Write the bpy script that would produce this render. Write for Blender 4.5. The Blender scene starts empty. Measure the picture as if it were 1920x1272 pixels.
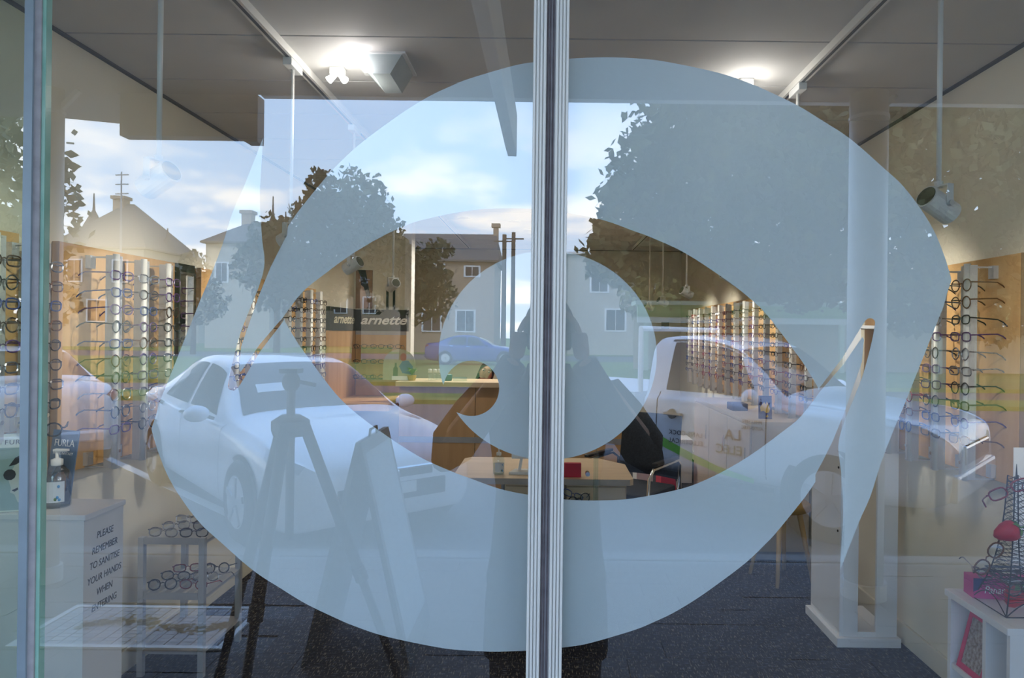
import bpy, bmesh, math, random
from mathutils import Vector, Matrix, Euler
random.seed(7)
R = math.radians
# ------------------------------------------------------------------ camera, light, exposure
scene = bpy.context.scene
col = scene.collection
EYE, DIST, FPX, ROLL = 1.5, 0.95, 1280.0, R(0.7)      # eye height, distance to the glass, focal length in px (1920 wide)
VPX, VPY = 1030.0, 625.0                              # where the square-on view direction falls in the photograph
cd = bpy.data.cameras.new('camera'); cam = bpy.data.objects.new('camera', cd); col.objects.link(cam)
cd.sensor_width = 36.0; cd.lens = 36.0 * FPX / 1920.0; cd.clip_start = 0.02; cd.clip_end = 500
cd.shift_x = -(VPX - 960) / 1920.0; cd.shift_y = (VPY - 636) / 1920.0
cam.matrix_world = Matrix.Translation((0, -DIST, EYE)) @ Matrix.Rotation(R(90), 4, 'X') @ Matrix.Rotation(ROLL, 4, 'Z')
scene.camera = cam

world = bpy.data.worlds.new('sky'); scene.world = world; world.use_nodes = True
SKY = 4.7
def build_sky():
    nt = world.node_tree; N = nt.nodes; L = nt.links; N.clear()
    out = N.new('ShaderNodeOutputWorld'); bg = N.new('ShaderNodeBackground'); bg.inputs[1].default_value = SKY
    tc = N.new('ShaderNodeTexCoord'); sep = N.new('ShaderNodeSeparateXYZ'); L.new(tc.outputs['Generated'], sep.inputs[0])
    grad = N.new('ShaderNodeValToRGB'); L.new(sep.outputs[2], grad.inputs[0])
    e = grad.color_ramp.elements
    e[0].position = 0.0; e[0].color = (0.68, 0.80, 0.98, 1); e[1].position = 0.6; e[1].color = (0.26, 0.46, 0.88, 1)
    m = e.new(0.22); m.color = (0.50, 0.70, 0.98, 1)
    add = N.new('ShaderNodeMath'); add.operation = 'ADD'; add.inputs[1].default_value = 0.22; L.new(sep.outputs[2], add.inputs[0])
    mx = N.new('ShaderNodeMath'); mx.operation = 'MAXIMUM'; mx.inputs[1].default_value = 0.12; L.new(add.outputs[0], mx.inputs[0])
    dv = N.new('ShaderNodeVectorMath'); dv.operation = 'DIVIDE'
    cb = N.new('ShaderNodeCombineXYZ')
    for i in range(3): L.new(mx.outputs[0], cb.inputs[i])
    L.new(tc.outputs['Generated'], dv.inputs[0]); L.new(cb.outputs[0], dv.inputs[1])
    no = N.new('ShaderNodeTexNoise'); no.inputs['Scale'].default_value = 1.9; no.inputs['Detail'].default_value = 7; no.inputs['Roughness'].default_value = 0.58
    L.new(dv.outputs[0], no.inputs['Vector'])
    cr = N.new('ShaderNodeValToRGB'); cr.color_ramp.elements[0].position = 0.47; cr.color_ramp.elements[1].position = 0.60
    L.new(no.outputs['Fac'], cr.inputs[0])
    hi = N.new('ShaderNodeMapRange'); hi.inputs[1].default_value = 0.13; hi.inputs[2].default_value = 0.34; hi.inputs[3].default_value = 1.0; hi.inputs[4].default_value = 0.12; L.new(sep.outputs[2], hi.inputs[0])
    mu = N.new('ShaderNodeMath'); mu.operation = 'MULTIPLY'; L.new(cr.outputs[0], mu.inputs[0]); L.new(hi.outputs[0], mu.inputs[1])
    mix = N.new('ShaderNodeMixRGB'); L.new(mu.outputs[0], mix.inputs[0]); L.new(grad.outputs[0], mix.inputs[1]); mix.inputs[2].default_value = (1.12, 1.10, 1.06, 1)
    L.new(mix.outputs[0], bg.inputs[0]); L.new(bg.outputs[0], out.inputs[0])
build_sky()
sl = bpy.data.lights.new('sun', 'SUN'); sl.energy = 2.2; sl.angle = R(2.0); sl.color = (1, 0.95, 0.86)
sun = bpy.data.objects.new('sun', sl); col.objects.link(sun)
sun.rotation_euler = (R(-42), R(-18), 0)      # stands high behind the shop, so the shop front is in shade
vs = scene.view_settings
vs.view_transform = 'Standard'; vs.look = 'None'; vs.gamma = 1.0; vs.use_curve_mapping = False; vs.exposure = 0.12
scene.display_settings.display_device = 'sRGB'
scene.cycles.use_denoising = True
scene.cycles.max_bounces = 10; scene.cycles.transparent_max_bounces = 24
scene.cycles.sample_clamp_indirect = 6.0

# ------------------------------------------------------------------ pixel helpers (1920x1272 frame)
cR, sR = math.cos(ROLL), math.sin(ROLL)
def uv(x, y):
    dx, dy = x - VPX, y - VPY
    return dx * cR + dy * sR, -dx * sR + dy * cR
def P(x, y, D):                # a thing in front of the camera, D metres along the view axis
    u, v = uv(x, y); return Vector((u / FPX * D, D - DIST, EYE - v / FPX * D))
def V(x, y, D):                # a thing seen mirrored in the glass: the same, folded back behind the camera
    p = P(x, y, D); return Vector((p.x, -p.y, p.z))
def Y(D): return D - DIST
def MY(D): return -(D - DIST)

# ------------------------------------------------------------------ materials
MATS = {}
def mat(name, c, rough=0.5, metal=0.0, var=0.08, scale=12.0, bump=0.0, stretch=(1, 1, 1), c2=None, spec=0.5, emit=None, estr=0, coat=0.0):
    if name in MATS: return MATS[name]
    m = bpy.data.materials.new(name); m.use_nodes = True; nt = m.node_tree; N = nt.nodes; L = nt.links
    b = N['Principled BSDF']; b.inputs['Roughness'].default_value = rough; b.inputs['Metallic'].default_value = metal
    b.inputs['Specular IOR Level'].default_value = spec; b.inputs['Coat Weight'].default_value = coat
    tc = N.new('ShaderNodeTexCoord'); mp = N.new('ShaderNodeMapping'); mp.inputs['Scale'].default_value = stretch
    no = N.new('ShaderNodeTexNoise'); no.inputs['Scale'].default_value = scale; no.inputs['Detail'].default_value = 5
    L.new(tc.outputs['Object'], mp.inputs[0]); L.new(mp.outputs[0], no.inputs['Vector'])
    rp = N.new('ShaderNodeValToRGB'); e = rp.color_ramp.elements; e[0].position = 0.3; e[1].position = 0.7
    if c2 is None:
        c0 = tuple(max(0, k * (1 - var)) for k in c); c1 = tuple(min(1, k * (1 + var)) for k in c)
    else: c0, c1 = c, c2
    e[0].color = (*c0, 1); e[1].color = (*c1, 1)
    L.new(no.outputs['Fac'], rp.inputs[0]); L.new(rp.outputs[0], b.inputs['Base Color'])
    if bump:
        bp = N.new('ShaderNodeBump'); bp.inputs['Strength'].default_value = bump; bp.inputs['Distance'].default_value = 0.01
        L.new(no.outputs['Fac'], bp.inputs['Height']); L.new(bp.outputs[0], b.inputs['Normal'])
    if emit:
        b.inputs['Emission Color'].default_value = (*emit, 1); b.inputs['Emission Strength'].default_value = estr
    MATS[name] = m; return m
def mix_mat(name, kind, c, fac, rough=0.0, c2=(1, 1, 1)):
    if name in MATS: return MATS[name]
    m = bpy.data.materials.new(name); m.use_nodes = True; nt = m.node_tree; N = nt.nodes; L = nt.links; N.clear()
    out = N.new('ShaderNodeOutputMaterial'); mx = N.new('ShaderNodeMixShader'); mx.inputs[0].default_value = fac
    if kind == 'glass':            # see-through pane with a mirror share
        a = N.new('ShaderNodeBsdfTransparent'); b = N.new('ShaderNodeBsdfGlossy'); b.inputs['Roughness'].default_value = rough; b.inputs[0].default_value = (*c2, 1)
    else:                          # frosted film: scatters light from outside, blurs what lies behind
        a = N.new('ShaderNodeBsdfDiffuse'); b = N.new('ShaderNodeBsdfRefraction'); b.inputs['Roughness'].default_value = rough; b.inputs['IOR'].default_value = 1.35; b.inputs[0].default_value = (*c2, 1)
    tc = N.new('ShaderNodeTexCoord'); no = N.new('ShaderNodeTexNoise'); no.inputs['Scale'].default_value = 3.0 if kind == 'glass' else 260.0
    L.new(tc.outputs['Object'], no.inputs['Vector'])
    rp = N.new('ShaderNodeValToRGB'); k = 0.985 if kind == 'glass' else 0.90
    rp.color_ramp.elements[0].color = (*[q * k for q in c], 1); rp.color_ramp.elements[1].color = (*c, 1)
    L.new(no.outputs['Fac'], rp.inputs[0]); L.new(rp.outputs[0], a.inputs[0])
    L.new(a.outputs[0], mx.inputs[1]); L.new(b.outputs[0], mx.inputs[2]); L.new(mx.outputs[0], out.inputs[0])
    MATS[name] = m; return m
def wood_mat(name, c0, c1, scale=6, stretch=(1, 1, 12), rough=0.45):
    if name in MATS: return MATS[name]
    m = mat(name, c0, rough, c2=c1, scale=scale, stretch=stretch, bump=0.03); return m
def carpet_mat():
    m = bpy.data.materials.new('carpet'); m.use_nodes = True; nt = m.node_tree; N = nt.nodes; L = nt.links
    b = N['Principled BSDF']; b.inputs['Roughness'].default_value = 0.95; b.inputs['Specular IOR Level'].default_value = 0.1
    tc = N.new('ShaderNodeTexCoord')
    def flecks(stretch, lo, hi):
        mp = N.new('ShaderNodeMapping'); mp.inputs['Scale'].default_value = stretch
        no = N.new('ShaderNodeTexNoise'); no.inputs['Scale'].default_value = 1.0; no.inputs['Detail'].default_value = 1.0
        L.new(tc.outputs['Object'], mp.inputs[0]); L.new(mp.outputs[0], no.inputs['Vector'])
        r = N.new('ShaderNodeValToRGB'); r.color_ramp.elements[0].position = lo; r.color_ramp.elements[1].position = hi
        L.new(no.outputs['Fac'], r.inputs[0]); return r, no
    r1, n1 = flecks((170, 30, 1), 0.58, 0.68); r2, n2 = flecks((30, 170, 1), 0.60, 0.70)
    m1 = N.new('ShaderNodeMixRGB'); m1.inputs[1].default_value = (0.022, 0.021, 0.026, 1); m1.inputs[2].default_value = (0.20, 0.17, 0.13, 1); L.new(r1.outputs[0], m1.inputs[0])
    m2 = N.new('ShaderNodeMixRGB'); m2.inputs[2].default_value = (0.11, 0.12, 0.15, 1); L.new(r2.outputs[0], m2.inputs[0]); L.new(m1.outputs[0], m2.inputs[1])
    L.new(m2.outputs[0], b.inputs['Base Color'])
    bp = N.new('ShaderNodeBump'); bp.inputs['Strength'].default_value = 0.5; bp.inputs['Distance'].default_value = 0.004
    L.new(n1.outputs['Fac'], bp.inputs['Height']); L.new(bp.outputs[0], b.inputs['Normal'])
    MATS['carpet'] = m; return m
carpet_mat()
GLASS_R = 0.16
M_GLASS = mix_mat('pane glass', 'glass', (0.97, 0.985, 0.975), GLASS_R)
M_GLASSL = mix_mat('green pane glass', 'glass', (0.66, 0.80, 0.74), GLASS_R)
M_CLEAR = mix_mat('clear inner face', 'glass', (1, 1, 1), 0.0)
M_LENS = mix_mat('spectacle lens', 'glass', (0.93, 0.95, 0.97), 0.06, 0.02)
M_ACRYL = mix_mat('clear acrylic', 'glass', (0.86, 0.93, 0.90), 0.10, 0.02)
M_BOTTLE = mix_mat('clear plastic', 'glass', (0.90, 0.95, 0.97), 0.14, 0.05)
M_TINT = mix_mat('dark lens', 'glass', (0.12, 0.12, 0.13), 0.08, 0.02)
M_FILM = mix_mat('frosted film', 'film', (0.86, 0.96, 1.0), 0.40, rough=0.6, c2=(0.92, 0.97, 1.0))
M_GEDGE = mat('green glass edge', (0.22, 0.45, 0.36), 0.15, c2=(0.36, 0.58, 0.48), scale=20)
M_ALU = mat('aluminium', (0.62, 0.64, 0.67), 0.42, 0.55, 0.05, 40, stretch=(8, 8, 1))
M_ALUW = mat('white aluminium', (0.84, 0.82, 0.77), 0.45, 0.1, 0.02, 6)
M_ALUB = mat('blue grey aluminium', (0.26, 0.32, 0.36), 0.45, 0.3, 0.06, 30)
M_GASKET = mat('dark gasket', (0.16, 0.13, 0.14), 0.6, 0, 0.3, 60)
M_GASKETG = mat('grey sealant', (0.36, 0.34, 0.35), 0.6, 0, 0.15, 40)
M_WALL = mat('cream wall paint', (0.78, 0.73, 0.60), 0.75, 0, 0.03, 3)
M_CEIL = mat('ceiling paint', (0.62, 0.60, 0.57), 0.8, 0, 0.03, 4)
M_SKIRT = mat('skirting paint', (0.72, 0.68, 0.56), 0.5, 0, 0.03, 5)
M_DARK = mat('shadow gap', (0.10, 0.095, 0.09), 0.8)
M_WHITE = mat('white laminate', (0.80, 0.81, 0.83), 0.35, 0, 0.02, 5)
M_CREAM = mat('cream laminate', (0.62, 0.55, 0.46), 0.45, 0, 0.03, 5)
M_WHITEP = mat('white plastic', (0.82, 0.82, 0.80), 0.35, 0, 0.03, 20)
M_BIRCH = wood_mat('honey veneer', (0.58, 0.34, 0.135), (0.70, 0.44, 0.20), 5, (3, 3, 0.5))
M_BIRCHE = wood_mat('veneer edge', (0.24, 0.15, 0.08), (0.34, 0.22, 0.12), 5, (3, 3, 0.5))
M_BEECH = wood_mat('pale beech', (0.60, 0.44, 0.28), (0.70, 0.53, 0.35), 4, (0.6, 3, 3))
M_BROWN = wood_mat('counter veneer', (0.52, 0.30, 0.13), (0.63, 0.38, 0.18), 4, (3, 3, 0.5))
M_LEGW = wood_mat('stool beech', (0.58, 0.38, 0.16), (0.66, 0.45, 0.22), 8, (4, 4, 0.6))
M_CHROME = mat('chrome', (0.82, 0.83, 0.85), 0.12, 1.0, 0.02)
M_BLACK = mat('black plastic', (0.02, 0.02, 0.022), 0.4, 0, 0.2)
M_BLACKF = mat('black fabric', (0.02, 0.024, 0.03), 0.9, 0, 0.3, 80)
M_GREY = mat('grey laminate', (0.36, 0.36, 0.38), 0.5)
M_RED = mat('red card', (0.55, 0.02, 0.05), 0.5)
M_BULB = mat('lit lamp', (1, 1, 1), 0.3, emit=(1.0, 0.96, 0.90), estr=9)
M_TUBE = mat('lit tube', (1, 1, 1), 0.3, emit=(1.0, 0.94, 0.97), estr=14)
M_CREAMB = mat('off white lamp enamel', (0.72, 0.72, 0.70), 0.35)
M_INK = mat('dark ink', (0.05, 0.05, 0.06), 0.7)
M_WINK = mat('white ink', (0.85, 0.85, 0.84), 0.6)
M_GINK = mat('ivory ink', (0.62, 0.58, 0.42), 0.6)
M_WIRE = mat('black wire', (0.012, 0.012, 0.014), 0.45)
M_SKIN = mat('skin', (0.56, 0.33, 0.24), 0.55, 0, 0.06, 20)
M_HAIR = mat('dark hair', (0.015, 0.012, 0.012), 0.5, 0, 0.3, 60, stretch=(6, 6, 1))

# ------------------------------------------------------------------ mesh builder
class MB:
    def __init__(s): s.v = []; s.f = []; s.mi = []; s.cur = 0
    def add(s, vs, fs):
        o = len(s.v); s.v += [tuple(q) for q in vs]; s.f += [tuple(i + o for i in f) for f in fs]; s.mi += [s.cur] * len(fs); return s
    def box(s, x0, x1, y0, y1, z0, z1, M=None):
        vs = [Vector((x, y, z)) for z in (z0, z1) for y in (y0, y1) for x in (x0, x1)]
        if M is not None: vs = [M @ q for q in vs]
        return s.add(vs, [(0, 2, 3, 1), (4, 5, 7, 6), (0, 1, 5, 4), (2, 6, 7, 3), (0, 4, 6, 2), (1, 3, 7, 5)])
    def bar(s, a, b, w, h=None, up=(0, 0, 1)):          # square bar from a to b
        a = Vector(a); b = Vector(b); h = h or w; d = (b - a).normalized(); U = Vector(up)
        if abs(d.dot(U)) > 0.95: U = Vector((0, 1, 0))
        x = d.cross(U).normalized() * w / 2; y = x.normalized().cross(d).normalized() * h / 2
        vs = [p + i * x + j * y for p in (a, b) for i, j in ((-1, -1), (1, -1), (1, 1), (-1, 1))]
        return s.add(vs, [(0, 3, 2, 1), (4, 5, 6, 7), (0, 1, 5, 4), (1, 2, 6, 5), (2, 3, 7, 6), (3, 0, 4, 7)])
    def cyl(s, a, b, r0, r1=None, n=16, caps=True):
        a = Vector(a); b = Vector(b); r1 = r0 if r1 is None else r1; d = (b - a).normalized()
        U = Vector((0, 0, 1)) if abs(d.z) < 0.95 else Vector((0, 1, 0)); x = d.cross(U).normalized(); y = x.cross(d)
        vs = [p + r * (math.cos(2 * math.pi * i / n) * x + math.sin(2 * math.pi * i / n) * y) for p, r in ((a, r0), (b, r1)) for i in range(n)]
        fs = [(i, (i + 1) % n, n + (i + 1) % n, n + i) for i in range(n)]
        if caps: fs += [tuple(range(n - 1, -1, -1)), tuple(range(n, 2 * n))]
        return s.add(vs, fs)
    def tube(s, pts, r, n=6, closed=False, caps=True):
        pts = [Vector(p) for p in pts]; k = len(pts); rs = r if isinstance(r, (list, tuple)) else [r] * k
        vs = []; prev = None
        for i, p in enumerate(pts):
            a = pts[(i - 1) % k] if (closed or i > 0) else p; b = pts[(i + 1) % k] if (closed or i < k - 1) else p
            d = (b - a).normalized() if (b - a).length > 1e-9 else Vector((0, 0, 1))
            if prev is None:
                U = Vector((0, 0, 1)) if abs(d.z) < 0.9 else Vector((0, 1, 0)); x = d.cross(U).normalized()
            else:
                x = prev - d * prev.dot(d); x = x.normalized() if x.length > 1e-6 else d.orthogonal().normalized()
            prev = x; y = d.cross(x)
            vs += [p + rs[i] * (math.cos(2 * math.pi * j / n) * x + math.sin(2 * math.pi * j / n) * y) for j in range(n)]
        fs = [(i * n + j, i * n + (j + 1) % n, ((i + 1) % k) * n + (j + 1) % n, ((i + 1) % k) * n + j) for i in range(k if closed else k - 1) for j in range(n)]
        if caps and not closed: fs += [tuple(range(n - 1, -1, -1)), tuple((k - 1) * n + j for j in range(n))]
        return s.add(vs, fs)
    def lathe(s, prof, c=(0, 0, 0), n=20, M=None):      # prof: (radius, z)
        c = Vector(c); vs = []
        for r, z in prof: vs += [Vector((r * math.cos(2 * math.pi * j / n), r * math.sin(2 * math.pi * j / n), z)) for j in range(n)]
        vs = [(M @ q if M is not None else q) + c for q in vs]; k = len(prof)
        fs = [(i * n + j, i * n + (j + 1) % n, (i + 1) * n + (j + 1) % n, (i + 1) * n + j) for i in range(k - 1) for j in range(n)]
        fs += [tuple(range(n - 1, -1, -1)), tuple((k - 1) * n + j for j in range(n))]
        return s.add(vs, fs)
    def prism(s, poly, f, h):                            # poly 2D, f(a, b, t) -> point; t in 0..h
        n = len(poly); vs = [f(a, b, 0) for a, b in poly] + [f(a, b, h) for a, b in poly]
        return s.add(vs, [tuple(range(n - 1, -1, -1)), tuple(range(n, 2 * n))] + [(i, (i + 1) % n, n + (i + 1) % n, n + i) for i in range(n)])
    def ell(s, c, r, n=12, m=8, M=None):
        c = Vector(c); vs = []; fs = []
        for i in range(1, m):
            t = math.pi * i / m
            for j in range(n):
                q = Vector((r[0] * math.sin(t) * math.cos(2 * math.pi * j / n), r[1] * math.sin(t) * math.sin(2 * math.pi * j / n), r[2] * math.cos(t)))
                vs.append((M @ q if M is not None else q) + c)
        a = Vector((0, 0, r[2])); b = Vector((0, 0, -r[2]))
        vs += [(M @ a if M is not None else a) + c, (M @ b if M is not None else b) + c]
        for i in range(m - 2):
            for j in range(n): fs.append((i * n + j, (i + 1) * n + j, (i + 1) * n + (j + 1) % n, i * n + (j + 1) % n))
        T = (m - 1) * n
        for j in range(n): fs += [(T, j, (j + 1) % n), (T + 1, (m - 2) * n + (j + 1) % n, (m - 2) * n + j)]
        return s.add(vs, fs)
    def mesh(s, name, mats, smooth=False):
        me = bpy.data.meshes.new(name); me.from_pydata(s.v, [], s.f)
        for m in (mats if isinstance(mats, (list, tuple)) else [mats]): me.materials.append(m)
        if any(s.mi): me.polygons.foreach_set('material_index', s.mi)
        if smooth: me.polygons.foreach_set('use_smooth', [True] * len(s.f))
        bm = bmesh.new(); bm.from_mesh(me); bmesh.ops.recalc_face_normals(bm, faces=bm.faces); bm.to_mesh(me); bm.free()
        me.update(); return me
    def build(s, name, mats, parent=None, smooth=False, world=False, bevel=0, tri=False):
        if world and parent is not None:
            o = parent.location; s.v = [(a - o.x, b - o.y, c - o.z) for a, b, c in s.v]
        ob = bpy.data.objects.new(name, s.mesh(name, mats, smooth)); col.objects.link(ob)
        if parent is not None: ob.parent = parent
        if bevel:
            md = ob.modifiers.new('bevel', 'BEVEL'); md.width = bevel; md.segments = 2; md.limit_method = 'ANGLE'
        return ob
def tag(o, label, cat, group=None, kind=None):
    if label: o['label'] = label
    if cat: o['category'] = cat
    if group: o['group'] = group
    if kind: o['kind'] = kind
    return o
def thing(name, label, cat, loc=(0, 0, 0), rz=0.0, group=None):
    o = bpy.data.objects.new(name, None); col.objects.link(o); o.location = loc; o.rotation_euler = (0, 0, rz); o.empty_display_size = 0.1
    return tag(o, label, cat, group)
def struct(name, mb, m, label, cat, parent=None, **k):
    o = mb.build(name, m, parent, **k)
    if parent is None: tag(o, label, cat, kind='structure')
    return o
def link(me, name, parent, loc=(0, 0, 0), rot=None):
    o = bpy.data.objects.new(name, me); col.objects.link(o); o.parent = parent; o.location = loc
    if rot is not None: o.rotation_euler = rot
    return o
def copy_tree(o, parent=None):
    c = o.copy(); col.objects.link(c); c.parent = parent
    for ch in list(o.children): copy_tree(ch, c)
    return c
def text(name, body, size, M, m, parent, shear=0.0, ext=0.0004, sx=1.0, align='CENTER', bold=0.0, spacing=1.0):
    cu = bpy.data.curves.new(name, 'FONT'); cu.body = body; cu.size = size; cu.align_x = align; cu.align_y = 'CENTER'
    cu.shear = shear; cu.extrude = ext; cu.offset = bold; cu.resolution_u = 3; cu.space_character = spacing
    tmp = bpy.data.objects.new(name + '_tmp', cu); col.objects.link(tmp)
    me = bpy.data.meshes.new_from_object(tmp); bpy.data.objects.remove(tmp); bpy.data.curves.remove(cu)
    me.materials.clear(); me.materials.append(m)
    me.transform(M @ Matrix.Diagonal((sx, 1, 1, 1)))
    o = bpy.data.objects.new(name, me); col.objects.link(o); o.parent = parent; return o
def basis(o, x, y):            # matrix whose columns are x, y, x cross y, at o
    x = Vector(x).normalized(); y = Vector(y).normalized(); z = x.cross(y)
    return Matrix(((x.x, y.x, z.x, o[0]), (x.y, y.y, z.y, o[1]), (x.z, y.z, z.z, o[2]), (0, 0, 0, 1)))
ORD = ['first', 'second', 'third', 'fourth', 'fifth', 'sixth', 'seventh', 'eighth', 'ninth', 'tenth', 'eleventh', 'twelfth', 'thirteenth', 'fourteenth', 'fifteenth']

# ================================================================== the room
WL, WR, HC, YB = -1.84, 1.76, 2.6, 8.2
struct('floor', MB().box(WL, WR, -0.02, YB, -0.06, 0), MATS['carpet'], 'dark charcoal flecked carpet covering the shop floor', 'carpet')
cl = struct('ceiling', MB().box(WL, WR, 0.0, YB, HC + 0.012, HC + 0.05), M_DARK, 'flat grey ceiling of wide panels with fine joints', 'ceiling')
pw = 0.46; y0 = Y(2.55) - 4 * pw
pm = MB().box(WL + 0.012, WR - 0.012, 0.005, pw - 0.005, 0, 0.012).mesh('ceiling_panel', M_CEIL)
k = 0
while y0 < YB - 0.05:
    if y0 > -0.1 and y0 + pw < YB + 0.01: link(pm, 'ceiling_panel', cl, (0, y0, HC))
    y0 += pw
struct('wall_left', MB().box(WL - 0.1, WL, 0.0, YB, -0.06, HC + 0.05), M_WALL, 'cream painted side wall left behind the window', 'wall')
struct('wall_right', MB().box(WR, WR + 0.1, 0.0, YB, -0.06, HC + 0.05), M_WALL, 'cream painted side wall right behind the window', 'wall')
struct('wall_back', MB().box(WL, WR, YB, YB + 0.1, -0.06, HC + 0.05), M_WALL, 'cream painted wall at the far end of the shop', 'wall')
struct('baseboard_left', MB().box(WL, WL + 0.015, 0.02, YB, 0, 0.10), M_SKIRT, 'cream skirting board along the left wall', 'skirting', bevel=0.004)
struct('baseboard_right', MB().box(WR - 0.015, WR, 0.02, YB, 0, 0.10), M_SKIRT, 'cream skirting board along the right wall', 'skirting', bevel=0.004)
struct('trim_1', MB().box(WL, WL + 0.018, 0.02, YB, HC - 0.009, HC), M_DARK, 'dark ceiling edge strip above the left wall', 'trim')
struct('trim_2', MB().box(WR - 0.018, WR, 0.02, YB, HC - 0.009, HC), M_DARK, 'dark ceiling edge strip above the right wall', 'trim')
struct('wall_front', MB().box(-8, 8, 0.0, 0.3, HC + 0.05, 4.6), M_WALL, 'plain shop front wall above the window and awning', 'wall')
struct('roof', MB().box(-8, 8, 0.3, YB + 0.1, HC + 0.1, HC + 0.3), M_DARK, 'flat roof over the shop', 'roof')
struct('wall_front_left', MB().box(-8, WL - 0.1, 0.0, 0.3, -0.2, HC + 0.05), M_WALL, 'rendered shop front beside the window on the left', 'wall')
struct('wall_front_right', MB().box(WR + 0.1, 8, 0.0, 0.3, -0.2, HC + 0.05), M_WALL, 'rendered shop front beside the window on the right', 'wall')
# stub wall closing the sunglasses corner at the far left
sw = struct('wall_return', MB().box(WL, -1.36, Y(6.42), Y(6.52), 0, HC), M_WALL, 'short cream return wall behind the sunglasses corner', 'wall')
MB().box(-1.36, -1.30, Y(6.40), Y(6.56), 0, HC).build('jamb', M_ALUW, sw)
# ------------------------------------------------------------------ the window: three panes, mullion, edge joint
GT = 0.010
XM0, XM1 = P(1003, 0, DIST).x, P(1070, 0, DIST).x
def pane(name, x0, x1, m, label):
    mb = MB(); mb.box(x0, x1, 0, GT, -0.02, HC + 0.05); me_i = [0] * 6
    mb.mi = [2, 2, 0, 1, 2, 2]        # front mirrors, back is clear, edges are green
    o = mb.build(name, [m, M_CLEAR, M_GEDGE]); return tag(o, label, 'window', kind='structure')
XJ = P(70, 636, DIST).x
xm = P(1027, 636, DIST).x
pane('window_1', WL, XJ - 0.012, M_GLASSL, 'green tinted glass pane at the far left of the shop front')
pane('window_2', XJ + 0.008, xm - 0.006, M_GLASS, 'large glass pane left of the centre mullion')
pane('window_3', xm + 0.006, WR, M_GLASS, 'large glass pane right of the centre mullion')
t = thing('mullion', 'ribbed pale aluminium mullion between the two large panes', 'mullion', (xm, 0, -0.02)); t['kind'] = 'structure'
pw2 = 67 / FPX * DIST / 2 * 0.985
for sgn in (-1, 1):
    a, b = (sgn * 0.0062, sgn * pw2)
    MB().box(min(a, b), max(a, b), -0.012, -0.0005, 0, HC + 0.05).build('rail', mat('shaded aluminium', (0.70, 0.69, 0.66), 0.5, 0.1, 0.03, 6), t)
    for q in range(4):
        x = sgn * (0.0085 + q * (pw2 - 0.0105) / 3.0)
        MB().box(x - 0.0016, x + 0.0016, -0.0150, -0.0119, 0, HC + 0.05).build('rib', M_ALUW, t, bevel=0.0006)
MB().box(-0.0060, 0.0060, -0.007, -0.0006, 0, HC + 0.05).build('gasket', M_GASKETG, t)
for x in (-0.0045, -0.0012, 0.0030): MB().cyl((x, -0.0075, 0), (x, -0.0075, HC + 0.05), 0.0011, n=6).build('gasket_bead', M_GASKET, t)
t = thing('corner_joint', 'glass edge joint with grey strip and green glass edge', 'glass joint', (XJ, 0, -0.02)); t['kind'] = 'structure'
MB().box(-0.0185, -0.0065, -0.006, -0.0005, 0, HC + 0.05).build('edge_strip', M_ALUB, t)
MB().box(-0.0065, 0.0025, -0.003, -0.0004, 0, HC + 0.05).build('sealant', M_GASKETG, t)
MB().box(0.0028, 0.0078, -0.001, GT, 0, HC + 0.05).build('glass_edge', M_GEDGE, t)

# ------------------------------------------------------------------ frosted eye on the glass
def smooth_poly(pts, sub=4):       # Catmull-Rom through an open list
    out = []; n = len(pts)
    for i in range(n - 1):
        p0 = pts[max(i - 1, 0)]; p1 = pts[i]; p2 = pts[i + 1]; p3 = pts[min(i + 2, n - 1)]
        for q in range(sub):
            s = q / sub
            out.append(tuple(0.5 * (2 * p1[k] + (p2[k] - p0[k]) * s + (2 * p0[k] - 5 * p1[k] + 4 * p2[k] - p3[k]) * s * s + (3 * p1[k] - p0[k] - 3 * p2[k] + p3[k]) * s ** 3) for k in (0, 1)))
    return out + [tuple(pts[-1])]
S = lambda p: (2068 - p[0], 1330 - p[1])     # the graphic is point-symmetric
top = [(539, 448 - 22), (562, 393), (609, 335), (630, 312), (670, 274), (720, 236), (762, 206.5), (805, 180.5), (843, 162.5), (880, 147.5), (960, 124), (1002, 116.5), (1070, 110), (1135, 107.5), (1192, 109.5), (1247, 115.5), (1345, 136), (1405, 156), (1440, 171), (1495, 197.5), (1540, 225), (1595, 261), (1660, 318), (1690, 345.5), (1720, 383), (1750, 430.5), (1770, 478), (1782, 517), (1784, 526)]
down = [(1784, 526), (1775, 553), (1767, 580), (1745, 635), (1715, 711), (1692, 768), (1675, 808), (1651, 871), (1632, 931), (1610, 981), (1575, 1071)]
leaf = [(1575, 1071), (1579, 1000), (1581, 954), (1577, 885), (1572, 838), (1580, 800), (1600, 750), (1615, 712), (1622, 690), (1630, 660), (1637, 630), (1641, 606)]
apex = [(1641, 606), (1639, 600), (1632, 597), (1624, 600), (1615, 613)]
armL = [(1615, 613), (1601, 636), (1580, 671), (1537, 727)]
almT = [(1535, 733), (1532, 724), (1510, 687), (1485, 652), (1471, 633), (1440, 593), (1410, 563), (1360, 524), (1285, 475), (1225, 447), (1185, 432), (1135, 414), (1085, 403), (1010, 393), (946, 391), (880, 395), (790, 413), (740, 432), (697, 454), (655, 480), (610, 513), (567, 548), (530, 596)]
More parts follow.
